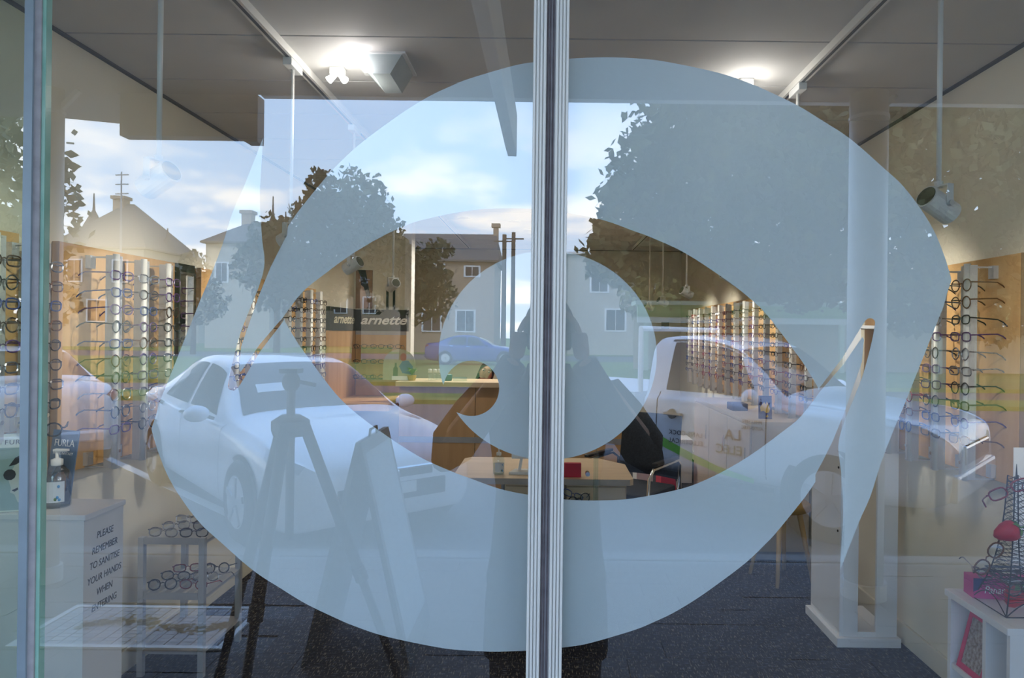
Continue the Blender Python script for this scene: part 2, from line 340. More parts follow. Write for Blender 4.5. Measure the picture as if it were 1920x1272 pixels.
# left end of the upper lid: the point-mirror of the lower lid's right end (between the two slits)
armLin = [(1540, 732), (1582, 683), (1617, 630)]
armRin = [(1620, 637), (1616, 679), (1613, 688), (1582, 777), (1561, 828), (1541, 868), (1529, 890)]
leftend = [S(p) for p in [(1540, 732), (1582, 683), (1617, 632)]] + [S(p) for p in armRin]
upper = smooth_poly(top) + smooth_poly(down)[1:] + smooth_poly(leaf)[1:] + smooth_poly(apex)[1:] + armL[1:] + smooth_poly(almT) + leftend
lower = [S(p) for p in upper]
iris = []
icx, icy, irx, iry = 1027.0, 666.5, 204.5, 196.0
hx, hy, hr = 884.0, 728.5, 52.0
for q in range(240):
    a = 2 * math.pi * q / 240
    p = (icx + irx * math.cos(a), icy + iry * math.sin(a))
    if math.hypot(p[0] - hx, p[1] - hy) > hr: iris.append((a, p))
# walk the outline: outside arc, then the inside of the bite
cut = [i for i in range(len(iris)) if iris[i][0] - iris[i - 1][0] > 0.04]
st = cut[0]; ip = [p for _, p in iris[st:] + iris[:st]]
a0 = math.atan2(ip[-1][1] - hy, ip[-1][0] - hx); a1 = math.atan2(ip[0][1] - hy, ip[0][0] - hx)
while a0 > a1: a1 += 2 * math.pi
a0r = a0 + 2 * math.pi                      # go round through the inside of the iris (to the right)
bite = [(hx + hr * math.cos(a0r + (a1 - a0r) * q / 40), hy + hr * math.sin(a0r + (a1 - a0r) * q / 40)) for q in range(1, 40)]
if sum(b[0] for b in bite) / len(bite) < hx: bite = [(hx + hr * math.cos(a0 + (a1 - a0) * q / 40), hy + hr * math.sin(a0 + (a1 - a0) * q / 40)) for q in range(1, 40)]
iris_poly = ip + bite
DZ = GT + 0.0004
def film(name, poly, parent, label):
    pts = [P(x, y, DIST + DZ) for x, y in poly]
    bm = bmesh.new(); vsb = [bm.verts.new(p - parent.location) for p in pts]; f = bm.faces.new(vsb)
    r = bmesh.ops.extrude_face_region(bm, geom=[f])
    for g in r['geom']:
        if isinstance(g, bmesh.types.BMVert): g.co.y += 0.0004
    bmesh.ops.triangulate(bm, faces=bm.faces[:], ngon_method='EAR_CLIP'); bmesh.ops.recalc_face_normals(bm, faces=bm.faces[:])
    me = bpy.data.meshes.new(name); bm.to_mesh(me); bm.free(); me.materials.append(M_FILM)
    o = bpy.data.objects.new(name, me); col.objects.link(o); o.parent = parent
    if label: o['label'] = label
    return o
t = thing('window_decal', 'large frosted film graphic of an eye stuck on the glass', 'window decal', P(1030, 665, DIST))
film('upper_lid', upper, t, 'frosted upper eyelid with pointed lash'); film('lower_lid', lower, t, 'frosted lower eyelid with pointed lash'); film('iris', iris_poly, t, 'round frosted iris with a round bite cut out')
# ================================================================== ceiling tracks and pendant spotlights
TXL, TXR = -1.035, 1.05
for nm, x, lb in (('left', TXL, 'thin white lighting track on the ceiling at left'), ('right', TXR, 'thin white lighting track on the ceiling at right')):
    t = thing('lighting_track', lb, 'lighting track', (x, 0.1, HC - 0.032), group='ceiling lighting tracks')
    MB().box(-0.017, 0.017, 0, 7.6, 0.0, 0.031).build('rail', M_ALUW, t); MB().box(-0.006, 0.006, 0, 7.6, -0.0015, 0.0005).build('slot', M_DARK, t)
def spot(x, D, side, zp, label, aim_z=-0.5, aim_y=0.35, watts=14, light=True):
    t = thing('pendant_spotlight', label, 'spotlight', (x, Y(D), zp), group='pendant spotlights')
    top = HC - 0.034 - zp
    MB().box(-0.018, 0.018, -0.06, 0.06, top - 0.03, top).build('track_adaptor', M_WHITEP, t, bevel=0.003)
    MB().cyl((0, 0, 0.05), (0, 0, top - 0.025), 0.0068, n=10).build('rod', M_ALUW, t, smooth=True)
    d = Vector((side * 1.0, aim_y, aim_z)).normalized(); sidev = d.cross(Vector((0, 0, 1))).normalized(); upv = sidev.cross(d)
    yk = MB()
    for s in (-1, 1):
        yk.bar(sidev * s * 0.036 + Vector((0, 0, 0.04)), sidev * s * 0.036 + Vector((0, 0, -0.008)), 0.004, 0.02, up=d)
    yk.bar(sidev * -0.038 + Vector((0, 0, 0.042)), sidev * 0.038 + Vector((0, 0, 0.042)), 0.02, 0.004)
    yk.cyl((0, 0, 0.038), (0, 0, 0.056), 0.011, n=10); yk.build('yoke', M_CREAMB, t)
    c = Vector((0, 0, -0.008))
    b = MB().cyl(c - d * 0.048, c + d * 0.048, 0.032, n=20); b.build('lamp_body', M_CREAMB, t, smooth=False)
    MB().cyl(c - d * 0.0505, c - d * 0.0475, 0.027, n=20).build('back_cap', mat('olive vent', (0.10, 0.095, 0.06), 0.7), t)
    for s in (-1, 1): MB().cyl(c + sidev * s * 0.031, c + sidev * s * 0.042, 0.008, n=10).build('pivot_screw', M_ALU, t)
    MB().cyl(c + d * 0.0475, c + d * 0.0495, 0.024, n=20).build('lens', M_BULB, t)
    if light:
        l = bpy.data.lights.new('spot_beam', 'SPOT'); l.energy = watts; l.spot_size = R(88); l.spot_blend = 0.7; l.color = (1, 0.93, 0.80); l.shadow_soft_size = 0.022
        o = bpy.data.objects.new('spot_beam', l); col.objects.link(o); o.parent = t; o.location = c + d * 0.056
        o.rotation_euler = d.to_track_quat('-Z', 'Y').to_euler()
WT = 19
spot(TXL, 1.80, -1, 1.90, 'white spotlight on the long rod nearest the glass at left', watts=WT)
spot(TXL, 2.72, -1, 1.88, 'white spotlight second from the glass on the left track', watts=WT)
spot(TXL, 3.58, -1, 1.85, 'white spotlight third from the glass on the left track', watts=WT)
spot(TXL, 4.50, -1, 1.81, 'white spotlight above the sunglasses corner, farthest on left track', watts=WT, aim_y=1.2)
spot(TXR, 1.85, 1, 1.868, 'white spotlight on the long rod nearest the glass at right', watts=WT)
spot(TXR, 2.92, 1, 1.86, 'white spotlight second from the glass on the right track', watts=WT)
spot(TXR, 4.0, 1, 1.85, 'white spotlight third from the glass on the right track', watts=WT)
spot(TXR, 5.25, 1, 1.83, 'white spotlight fourth from the glass on the right track', watts=WT + 6)
spot(TXR, 6.35, 1, 1.81, 'white spotlight fifth from the glass on the right track', watts=WT + 6)
spot(TXR, 7.2, 1, 1.80, 'white spotlight at the far end of the right track', watts=WT + 6)
# bright floodlights on the ceiling
def flood(x, D, label, big, energy):
    t = thing('ceiling_floodlight', label, 'floodlight', (x, Y(D), HC))
    if big:
        MB().prism([(-0.10, 0), (0.10, 0), (0.05, -0.085), (-0.02, -0.085)], lambda a, b, q: Vector((a, q - 0.11, b)), 0.22).build('housing', mat('floodlight enamel', (0.45, 0.50, 0.50), 0.5), t)
        MB().cyl((-0.094, -0.12, -0.012), (-0.030, 0.10 - 0.26, -0.09), 0.012, n=10).build('tube', M_TUBE, t)
        MB().box(-0.11, 0.11, -0.12, 0.12, -0.008, 0).build('mounting_plate', M_WHITEP, t)
    else:
        MB().box(-0.03, 0.03, -0.02, 0.02, -0.03, 0).build('base', M_WHITEP, t, bevel=0.004)
        for s in (-1, 1): MB().cyl((s * 0.012, 0, -0.03), (s * 0.035, -0.01, -0.055), 0.010, 0.016, n=12).build('lamp_head', M_BULB, t)
    l = bpy.data.lights.new('flood_glow', 'POINT'); l.energy = energy; l.color = (1, 0.97, 0.93); l.shadow_soft_size = 0.04
    o = bpy.data.objects.new('flood_glow', l); col.objects.link(o); o.parent = t; o.location = (-0.10 if big else 0, -0.05, -0.13)
flood(-0.69, 2.80, 'grey wedge floodlight with glowing tube on the ceiling', True, 1.6)
flood(-0.90, 2.86, 'twin headed ceiling floodlight beside the left lighting track', False, 0.8)
flood(0.83, 2.93, 'twin headed ceiling floodlight beside the right lighting track', False, 2.0)
for i, (x, y, lb) in enumerate(((870, 408, 'lit round downlight in the far ceiling, leftmost of three'), (965, 415, 'lit round downlight in the far ceiling, middle of three'), (990, 432, 'lit round downlight in the far ceiling, rightmost of three'), (892, 318, 'added fill downlight above the desk, hidden by the film, left one'), (1168, 322, 'added fill downlight above the desk, hidden by the film, right one'))):  # last two downlights are added, hidden by the film, to brighten counter and desk
    u, v = uv(x, y); D = FPX * (HC - EYE) / -v; t = thing('downlight', lb, 'downlight', (u / FPX * D, Y(D), HC), group='round ceiling downlights')
    MB().lathe([(0.062, -0.006), (0.062, 0), (0.05, 0.0), (0.05, -0.006)], n=20).build('ring', M_WHITEP, t); MB().lathe([(0.049, -0.004), (0.049, -0.001)], n=20).build('diffuser', M_BULB, t)
    l = bpy.data.lights.new('downlight_glow', 'SPOT'); l.energy = 75 if i < 3 else 28; l.spot_size = R(140); l.spot_blend = 0.8; l.shadow_soft_size = 0.05; l.color = (1, 0.95, 0.86)
    o = bpy.data.objects.new('downlight_glow', l); col.objects.link(o); o.parent = t; o.location = (0, 0, -0.02)

# ================================================================== spectacles
FRAME = {'black': (0.012, 0.012, 0.014), 'dark brown': (0.05, 0.025, 0.015), 'crimson': (0.22, 0.012, 0.02), 'purple': (0.10, 0.04, 0.16), 'navy blue': (0.03, 0.05, 0.20), 'silver grey': (0.30, 0.30, 0.32), 'tortoiseshell': (0.14, 0.055, 0.015)}
FM = {k: mat(k + ' frame', c, 0.3, 0.7 if 'silver' in k else 0.0, 0.35, 150) for k, c in FRAME.items()}
FKEYS = list(FRAME)
SHAPES = {'rect': (0.0265, 0.0165, 3.2), 'oval': (0.0255, 0.0185, 2.3), 'round': (0.0235, 0.0225, 2.0)}
def rim_pts(shape, cx, n=14):
    a, b, e = SHAPES[shape]; out = []
    for i in range(n):
        t = 2 * math.pi * (i + 0.5) / n; c, s = math.cos(t), math.sin(t)
        out.append(Vector((cx + a * math.copysign(abs(c) ** (2 / e), c), 0, b * math.copysign(abs(s) ** (2 / e), s))))
    return out
def front_mb(shape, mb=None, n=14, r=0.0027):
    mb = mb or MB(); a, b, e = SHAPES[shape]; cx = a + 0.0095
    for s in (-1, 1):
        mb.tube(rim_pts(shape, s * cx, n), r, 4, closed=True)
        mb.bar((s * (cx + a), 0, b * 0.45), (s * (cx + a + 0.006), 0.004, b * 0.45), 0.004, 0.005)
    mb.tube([(-0.0095, 0, 0.004), (0, -0.001, 0.008), (0.0095, 0, 0.004)], 0.0019, 4)
    return mb
def temple_mb(shape, s, mb=None):
    mb = mb or MB(); a, b, e = SHAPES[shape]; x = s * (2 * a + 0.0095 + 0.006)
    mb.tube([(x, 0.002, b * 0.45), (x, 0.06, b * 0.45), (x * 0.98, 0.10, b * 0.40), (x * 0.94, 0.122, b * 0.1 - 0.004), (x * 0.92, 0.138, -0.016)], [0.0027, 0.0024, 0.0025, 0.0029, 0.0026], 4)
    return mb
GM = {}
def glass_mesh(shape, key, far):
    k = (shape, key, far)
    if k in GM: return GM[k]
    m = FM[key]
    if far:
        mb = front_mb(shape, None, 10, 0.0026)
        for s in (-1, 1): temple_mb(shape, s, mb)
        GM[k] = mb.mesh('spectacles', m)
    else:
        a, b, e = SHAPES[shape]; parts = [('frame_front', front_mb(shape).mesh('frame_front', m))]
        for s in (-1, 1):
            parts.append(('temple', temple_mb(shape, s).mesh('temple', m)))
            pts = rim_pts(shape, s * (a + 0.0095))
            parts.append(('lens', MB().prism([(p.x, p.z) for p in pts], lambda u, w, q: Vector((u, q - 0.0006, w)), 0.0012).mesh('lens', M_LENS)))
        GM[k] = parts
    return GM[k]
def specs(loc, rot, shape, key, label, group, far=False, cat='spectacles'):
    g = glass_mesh(shape, key, far)
    if far:
        o = bpy.data.objects.new('spectacles', g); col.objects.link(o); o.location = loc; o.rotation_euler = rot; tag(o, label, cat, group)
    else:
        o = thing('spectacles', label, cat, loc, 0, group); o.rotation_euler = rot; o.empty_display_size = 0.05
        for nm, me in g: link(me, nm, o)
    return o
ROWZ = [1.703 - 0.066 * k for k in range(10)]
def display(side, D0, D1, cols, label, place, far=False, skip=(), z0=0.955, z1=1.815):
    wx = WL if side < 0 else WR; inn = -side              # inn: towards the room
    t = thing('spectacle_display', label, 'display rack', (wx, Y(D0), 0))
    ln = D1 - D0
    def bx(a, b, y_0, y_1, za, zb): return MB().box(min(inn * a, inn * b), max(inn * a, inn * b), y_0, y_1, za, zb)
    bx(0.0, 0.018, 0.03, ln - 0.03, z0 + 0.05, z1 - 0.05).build('mounting_batten', M_BIRCHE, t)
    bx(0.018, 0.043, 0, ln, z0, z1).build('backboard', M_BIRCH, t, bevel=0.002)
    bx(0.0185, 0.0425, -0.004, 0, z0, z1).build('edge_strip', M_BIRCHE, t)
    rx = 0.16                                             # column distance from the wall
    for ci, D in enumerate(cols):
        y = D - D0
        c = bx(rx - 0.030, rx, y - 0.028, y + 0.028, z0 + 0.005, z1 - 0.035).build('column_plate', M_ALU, t)
        MB().cyl((inn * (rx + 0.003), y - 0.016, z0), (inn * (rx + 0.003), y - 0.016, z1 - 0.03), 0.012, n=10).build('column_rod', M_ALUW, t, smooth=True)
        for z in (z0 + 0.004, z1 - 0.04): bx(0.043, rx + 0.012, y - 0.006, y + 0.006, z - 0.004, z + 0.002).build('bracket', M_ALU, t)
        for z in (z0 + 0.03, z1 - 0.065): bx(0.043, 0.062, y - 0.016, y + 0.016, z - 0.02, z + 0.03).build('bracket_block', M_ALU, t)
        MB().cyl((inn * rx, y + 0.012, z0 + 0.065), (inn * (rx + 0.008), y + 0.012, z0 + 0.065), 0.007, n=8).build('lock', M_CHROME, t)
        for ri, z in enumerate(ROWZ):
            if (ci, ri) in skip: continue
            rnd = random.random(); sh = random.choice(['rect', 'rect', 'rect', 'oval', 'round'])
            key = random.choice(FKEYS if side > 0 else ['black', 'black', 'dark brown', 'purple', 'navy blue', 'silver grey', 'tortoiseshell'])
            lb = f'{key} spectacles, {ORD[ri]} from top in {ORD[ci]} column of {place}'
            o = specs((wx + inn * (rx + 0.016), Y(D), z), (R(random.uniform(-4, 4)), 0, R(90 if side < 0 else -90) + R(random.uniform(-5, 5))), sh, key, lb, 'spectacles on the ' + place, far)
    return t
display(-1, 2.50, 3.27, [2.655, 2.835, 3.015], 'honey wood spectacle rack on left wall, second from the glass', 'second left wall rack')
display(-1, 1.55, 2.31, [2.08, 2.27], 'honey wood spectacle rack on left wall, closest to the glass', 'nearest left wall rack', skip=[(a, b) for a in (0, 1) for b in (8, 9)], z0=1.14)
display(-1, 3.52, 5.25, [3.68, 3.87, 4.42, 4.62, 4.82, 5.02], 'long honey wood spectacle rack on left wall beyond the mirror', 'far left wall rack', far=True)
display(1, 2.49, 3.72, [2.63, 2.83, 3.03, 3.21], 'honey wood spectacle rack on right wall, closest to the glass', 'nearest right wall rack')
display(1, 4.12, 8.05, [4.25 + 0.275 * k for k in range(14)], 'long honey wood spectacle rack on right wall at the back', 'far right wall rack', far=True)
# mirror strip between the racks on the left wall
t = thing('wall_mirror', 'narrow dark framed mirror beside the left spectacle rack', 'mirror', (WL, Y(3.33), 0.98))
MB().box(0, 0.03, 0, 0.15, 0, 0.84).build('frame', mat('dark green frame', (0.03, 0.035, 0.02), 0.5), t); MB().box(0.03, 0.032, 0.012, 0.138, 0.012, 0.80).build('mirror_glass', mat('mirror', (0.85, 0.87, 0.87), 0.04, 1.0, 0.01), t)

# ================================================================== white display stand by the right wall
t = thing('display_stand', 'tall white open display stand on a square base', 'display stand', (1.405, Y(3.29), 0))
MB().box(0, 0.310, 0, 0.41, 0, 0.045).build('base', M_WHITE, t, bevel=0.003)
MB().box(0.020, 0.034, 0.024, 0.385, 0.045, 1.54).build('side_panel', M_WHITE, t)
MB().box(0.034, 0.108, 0.020, 0.036, 0.045, 1.54).build('front_post', M_WHITE, t, bevel=0.002)
MB().box(0.196, 0.298, 0.020, 0.036, 0.045, 1.54).build('front_post', M_WHITE, t, bevel=0.002)
MB().box(0.020, 0.298, 0.018, 0.385, 1.54, 1.556).build('top_bar', M_WHITE, t, bevel=0.002)
MB().box(0.108, 0.196, 0.0205, 0.0355, 0.045, 0.068).build('bottom_rail', M_WHITE, t)
for z in (0.55, 0.86): MB().cyl((0.019, 0.05, z), (0.016, 0.05, z), 0.006, n=8).build('screw_cap', M_BLACK, t)
# ------------------------------------------------------------------ white cube shelf with trinkets, front right
SX0, SX1, SD0, SD1, SZ = 1.40, 1.745, 2.07, 2.40, 0.62
t = thing('cube_shelf', 'white cube shelf by the right wall near the glass', 'shelf', (SX0, Y(SD0), 0))
w, d = SX1 - SX0, SD1 - SD0
MB().box(0, w, 0, d, SZ - 0.022, SZ).build('top', M_WHITE, t, bevel=0.0015)
MB().box(0.012, w, d - 0.02, d - 0.002, 0, SZ - 0.022).build('end_panel', M_WHITE, t); MB().box(0.012, w, 0.005, 0.02, 0, SZ - 0.022).build('end_panel', M_WHITE, t)
MB().box(0.012, w, 0.120, 0.137, 0, SZ - 0.022).build('divider', M_WHITE, t); MB().box(w - 0.012, w, 0.02, d - 0.02, 0, SZ - 0.022).build('back_panel', M_WHITE, t)
for z in (0.02, 0.352): MB().box(0.014, w - 0.012, 0.138, d - 0.021, z, z + 0.018).build('shelf_board', M_WHITE, t)
MB().box(0.014, w - 0.012, 0.021, 0.119, 0.30, 0.318).build('shelf_board', M_WHITE, t)
# pink frame leaning in the shelf
t = thing('framed_picture', 'pink framed picture leaning inside the white cube shelf', 'picture frame', (SX0 + 0.02, Y(SD0) + 0.15, 0.371)); t.rotation_euler = (0, R(14), 0)
MPINK = mat('pink lacquer', (0.62, 0.03, 0.12), 0.4)
for a in ((0, 0.008, 0, 0.018, 0, 0.20), (0, 0.008, 0.122, 0.14, 0, 0.20), (0, 0.008, 0.018, 0.122, 0, 0.02), (0, 0.008, 0.018, 0.122, 0.18, 0.20)): MB().box(*a).build('frame_bar', MPINK, t)
MB().box(0.002, 0.004, 0.018, 0.122, 0.02, 0.18).build('picture', mat('mottled print', (0.16, 0.11, 0.10), 0.6, c2=(0.5, 0.45, 0.42), scale=90), t)
tag(MB().box(SX0 + 0.03, SX0 + 0.24, Y(SD0) + 0.15, Y(SD0) + 0.26, 0.040, 0.052).build('folded_cloth', MPINK, bevel=0.004), 'flat folded pink cloth on the bottom shelf of the cube', 'cloth')
tag(MB().box(SX0 + 0.03, SX0 + 0.22, Y(SD0) + 0.21, Y(SD0) + 0.30, 0.371, 0.379).build('brochure', MPINK, bevel=0.001), 'flat pink brochure lying in the white cube shelf', 'brochure')
# pink box with lettering
t = thing('carton_box', 'pink and navy product box lettered in white script', 'box', (SX0 + 0.045, Y(SD1) - 0.09, SZ), rz=R(-6))
MPB = mat('pink board', (0.55, 0.05, 0.24), 0.5)
MB().box(0, 0.20, 0, 0.065, 0, 0.068).build('body', MPB, t)
MB().prism([(0.0, 0.068), (0.0, 0.022), (0.016, 0.030), (0.03, 0.05), (0.038, 0.068)], lambda a, b, q: Vector((a, -q - 0.0002, b)), 0.0004).build('navy_patch', mat('navy print', (0.02, 0.03, 0.12), 0.5), t)
MB().prism([(0.085, 0.068), (0.11, 0.045), (0.15, 0.036), (0.20, 0.034), (0.20, 0.068)], lambda a, b, q: Vector((a, -q - 0.0002, b)), 0.0004).build('white_patch', mat('white print', (0.7, 0.68, 0.70), 0.5), t)
text('lettering', 'Panama', 0.036, basis((0.078, -0.001, 0.030), (1, 0, 0), (0, 0, 1)), M_WINK, t, shear=0.25, sx=0.8)
specs((SX0 + 0.12, Y(SD1) - 0.10, SZ + 0.068 + 0.0185), (R(8), 0, R(-8)), 'oval', 'silver grey', 'silver grey spectacles lying on top of the pink product box', None)
# Eiffel-shaped wire stand
ex, ey = 1.535, Y(2.235)
t = thing('wire_tower', 'black wire tower stand holding spectacles on the cube shelf', 'spectacle stand', (ex, ey, SZ))
def tw(z): return 0.075 * math.exp(-z / 0.16) + 0.012
zs = [0.002, 0.04, 0.08, 0.12, 0.16, 0.20, 0.24, 0.28, 0.32, 0.36, 0.40, 0.43]
cr = lambda i, z: Vector(((-1, 1, 1, -1)[i] * tw(z), (-1, -1, 1, 1)[i] * tw(z), z))
for i in range(4):
    MB().tube([cr(i, z) for z in zs], 0.0022, 5).build('corner_wire', M_WIRE, t)
    m_ = MB()
    for a, b in zip(zs[1:-1], zs[2:]):
        n = 3 if a < 0.2 else 2
        for q in range(n):
            za, zb = a + (b - a) * q / n, a + (b - a) * (q + 1) / n
            m_.tube([cr(i, za), cr((i + 1) % 4, zb)], 0.0009, 4); m_.tube([cr((i + 1) % 4, za), cr(i, zb)], 0.0009, 4)
    m_.build('lattice_side', M_WIRE, t)
    arch = [Vector(cr(i, 0.002)).lerp(cr((i + 1) % 4, 0.002), f) + Vector((0, 0, 0.05 * math.sin(math.pi * f))) for f in [k / 10 for k in range(11)]]
    MB().tube(arch, 0.0018, 5).build('arch_wire', M_WIRE, t)
for z in (0.002, 0.10, 0.115, 0.26, 0.41): MB().tube([cr(i, z) * 1.0 for i in range(4)], 0.002, 5, closed=True).build('ring_wire', M_WIRE, t)
for z in (0.10, 0.115):
    MB().tube([cr(i, z) + Vector(((-1, 1, 1, -1)[i] * 0.012, (-1, -1, 1, 1)[i] * 0.012, 0)) for i in range(4)], 0.002, 5, closed=True).build('platform_wire', M_WIRE, t)
MB().cyl((0, 0, 0.42), (0, 0, 0.47), 0.004, 0.001, n=6).build('spire', M_WIRE, t)
specs((ex - 0.05, ey - 0.04, SZ + 0.395), (R(-22), R(-28), R(-14)), 'rect', 'crimson', 'red spectacles perched slanting on top of the wire tower', 'spectacles on the wire tower')
specs((ex - 0.10, ey - 0.02, SZ + 0.165), (R(-10), R(-58), R(-20)), 'oval', 'tortoiseshell', 'tortoiseshell spectacles hanging on the flank of the wire tower', 'spectacles on the wire tower')
specs((ex - 0.03, ey - 0.085, SZ + 0.085), (R(10), R(12), R(12)), 'round', 'dark brown', 'dark brown spectacles low on the front of the wire tower', 'spectacles on the wire tower')
def berry(loc, rot, label):
    t = thing('strawberry_case', label, 'trinket', loc); t.rotation_euler = rot
    MB().lathe([(0.003, -0.045), (0.016, -0.036), (0.029, -0.012), (0.033, 0.008), (0.028, 0.024), (0.012, 0.031), (0.002, 0.032)], n=14).build('berry', mat('strawberry red', (0.50, 0.008, 0.02), 0.5), t, smooth=True)
    for k in range(5):
        a = 2 * math.pi * k / 5; e = Vector((math.cos(a), math.sin(a), 0)); f = Vector((-math.sin(a), math.cos(a), 0))
        MB().add([e * 0.004 + Vector((0, 0, 0.033)), e * 0.018 + f * 0.009 + Vector((0, 0, 0.033)), e * 0.036 + Vector((0, 0, 0.020)), e * 0.018 - f * 0.009 + Vector((0, 0, 0.033)), e * 0.018 + Vector((0, 0, 0.037))],
                 [(0, 1, 4), (1, 2, 4), (2, 3, 4), (3, 0, 4), (0, 3, 2, 1)]).build('leaf', mat('leaf green', (0.10, 0.22, 0.04), 0.6), t)
    MB().cyl((0, 0, 0.033), (0.004, 0, 0.055), 0.003, n=6).build('stem', MATS['leaf green'], t)
berry((ex - 0.055, ey - 0.045, SZ + 0.262), (R(20), R(60), 0), 'red strawberry trinket hanging halfway up the wire tower')
berry((ex - 0.012, ey - 0.02, SZ + 0.047), (R(15), R(20), 0), 'red strawberry trinket standing at the foot of wire tower')
t = thing('counter_card', 'plain white card standing behind the wire tower at right', 'card', (1.628, Y(2.384), SZ)); MB().box(0, 0.11, 0, 0.004, 0, 0.50).build('card', M_WHITE, t); MB().box(0.03, 0.08, 0.004, 0.012, 0, 0.006).build('foot', M_WHITE, t)

# ================================================================== left front: white box, sanitiser, cards
t = thing('sanitiser_stand', 'white box stand with hand sanitising notice on its side', 'stand', (WL + 0.02, Y(2.18), 0))
BW = 0.345
MB().box(0, BW - 0.006, 0.004, 0.206, 0, 0.882).build('body', M_WHITE, t); MB().box(-0.002, BW, 0, 0.21, 0.882, 0.90).build('top', M_WHITE, t, bevel=0.002)
for i, s in enumerate(('PLEASE', 'REMEMBER', 'TO SANITISE', 'YOUR HANDS', 'WHEN', 'ENTERING')):
    text('notice_line', s, 0.032, basis((BW - 0.0054, 0.108, 0.815 - 0.047 * i), (0, 1, 0), (0, 0, 1)), M_INK, t, shear=0.15, sx=0.85)
def pump_bottle(loc, s, label, name='pump_bottle', rz=0):
    t = thing(name, label, 'bottle', loc, rz)
    MB().lathe([(0.036 * s, 0), (0.040 * s, 0.004 * s), (0.040 * s, 0.095 * s), (0.036 * s, 0.112 * s), (0.022 * s, 0.128 * s), (0.014 * s, 0.132 * s)], n=22).build('bottle', M_BOTTLE, t, smooth=True)
    MB().lathe([(0.034 * s, 0.004 * s), (0.0375 * s, 0.008 * s), (0.0375 * s, 0.075 * s), (0.030 * s, 0.076 * s)], n=22).build('gel', mix_mat('clear gel', 'glass', (0.80, 0.88, 0.93), 0.10, 0.1), t, smooth=True)
    MB().lathe([(0.016 * s, 0.131 * s), (0.017 * s, 0.134 * s), (0.017 * s, 0.150 * s), (0.009 * s, 0.153 * s), (0.005 * s, 0.155 * s), (0.005 * s, 0.178 * s)], n=16).build('collar', M_WHITEP, t, smooth=True)
    MB().box(-0.009 * s, 0.034 * s, -0.008 * s, 0.008 * s, 0.176 * s, 0.183 * s).build('pump_head', M_WHITEP, t, bevel=0.001)
    lab = MB()
    for q in range(7):
        a, b = R(-125 + 100 * q / 7), R(-125 + 100 * (q + 1) / 7); r0 = 0.0407 * s
        lab.add([(r0 * math.cos(k), r0 * math.sin(k), z) for k in (a, b) for z in (0.02 * s, 0.085 * s)], [(0, 2, 3, 1)])
    lab.build('label', mat('pale label', (0.66, 0.74, 0.80), 0.5, c2=(0.72, 0.78, 0.84), scale=30), t)
    for ang, z, c in ((-60, 0.030, 'leaf green'), (-52, 0.036, None), (-45, 0.028, None), (-48, 0.07, None)):
        e = Vector((math.cos(R(ang)), math.sin(R(ang)), 0)); m_ = MATS['leaf green'] if c else mat('sky blue print', (0.06, 0.30, 0.62), 0.5)
        MB().ell(e * 0.0405 * s + Vector((0, 0, z * s)), (0.004 * s, 0.004 * s, 0.005 * s), 8, 6).build('label_mark', m_, t)
    return t
pump_bottle(P(106, 955, 2.285).xy.to_3d() + Vector((0, 0, 0.90)), 1.05, 'clear hand sanitiser pump bottle on the white box stand')
def card(loc, rz, w, h, m, label, tilt=8):
    t = thing('display_card', label, 'display card', loc); t.rotation_euler = (R(-tilt), 0, rz)
    MB().box(-w / 2, w / 2, 0, 0.004, 0, h).build('panel', m, t); return t
c1 = P(18, 960, 2.20); t = card((c1.x + 0.008, Y(2.205), 0.902), R(20), 0.105, 0.25, mat('white card', (0.70, 0.75, 0.72), 0.5), 'white sunglasses advertising card with a grey portrait at left edge')
text('lettering', 'FURLA', 0.022, basis((0.0, -0.0008, 0.222), (1, 0, 0), (0, 0, 1)), M_INK, t, spacing=1.15)
fr = lambda a, b, q: Vector((a, -q - 0.0002, b))
MB().prism([(-0.05, 0.005), (0.05, 0.005), (0.05, 0.205), (-0.05, 0.205)], fr, 0.0005).build('photo_ground', mat('grey blue print', (0.36, 0.48, 0.50), 0.5), t)
MB().prism([(0.05, 0.02), (0.01, 0.03), (0.0, 0.055), (-0.012, 0.062), (-0.010, 0.075), (-0.018, 0.10), (-0.012, 0.13), (0.0, 0.155), (0.025, 0.17), (0.05, 0.168)], fr, 0.0009).build('face_print', mat('pale print', (0.62, 0.64, 0.62), 0.5), t)
MB().prism([(-0.02, 0.145), (-0.004, 0.172), (0.02, 0.186), (0.05, 0.186), (0.05, 0.15), (0.02, 0.166), (0.0, 0.15)], fr, 0.0013).build('hair_print', M_INK, t)
for a in (-0.016, 0.026): MB().prism([(a + 0.017 * math.cos(k / 10 * 2 * math.pi), 0.118 + 0.018 * math.sin(k / 10 * 2 * math.pi)) for k in range(10)], fr, 0.0014).build('sunglass_print', M_INK, t)
MB().prism([(-0.008, 0.068), (0.008, 0.076), (0.010, 0.070), (0.0, 0.063)], fr, 0.0014).build('mouth_print', M_INK, t)
c2 = P(95, 950, 2.3); t = card((c2.x, Y(2.325), 0.902), R(-16), 0.115, 0.245, mat('slate blue card', (0.12, 0.19, 0.30), 0.5), 'slate blue advertising card behind the sanitiser bottle')
text('lettering', 'FURLA', 0.034, basis((0.0, -0.0008, 0.20), (1, 0, 0), (0, 0, 1)), M_WINK, t, sx=0.9); text('lettering', 'MADE IN ITALY', 0.013, basis((0.0, -0.0008, 0.165), (1, 0, 0), (0, 0, 1)), M_WINK, t)
MB().prism([(-0.03, 0.004), (-0.028, 0.05), (-0.02, 0.09), (0.0, 0.11), (0.025, 0.10), (0.035, 0.06), (0.03, 0.004)], fr, 0.0008).build('portrait_print', mat('warm print', (0.45, 0.22, 0.15), 0.5), t)
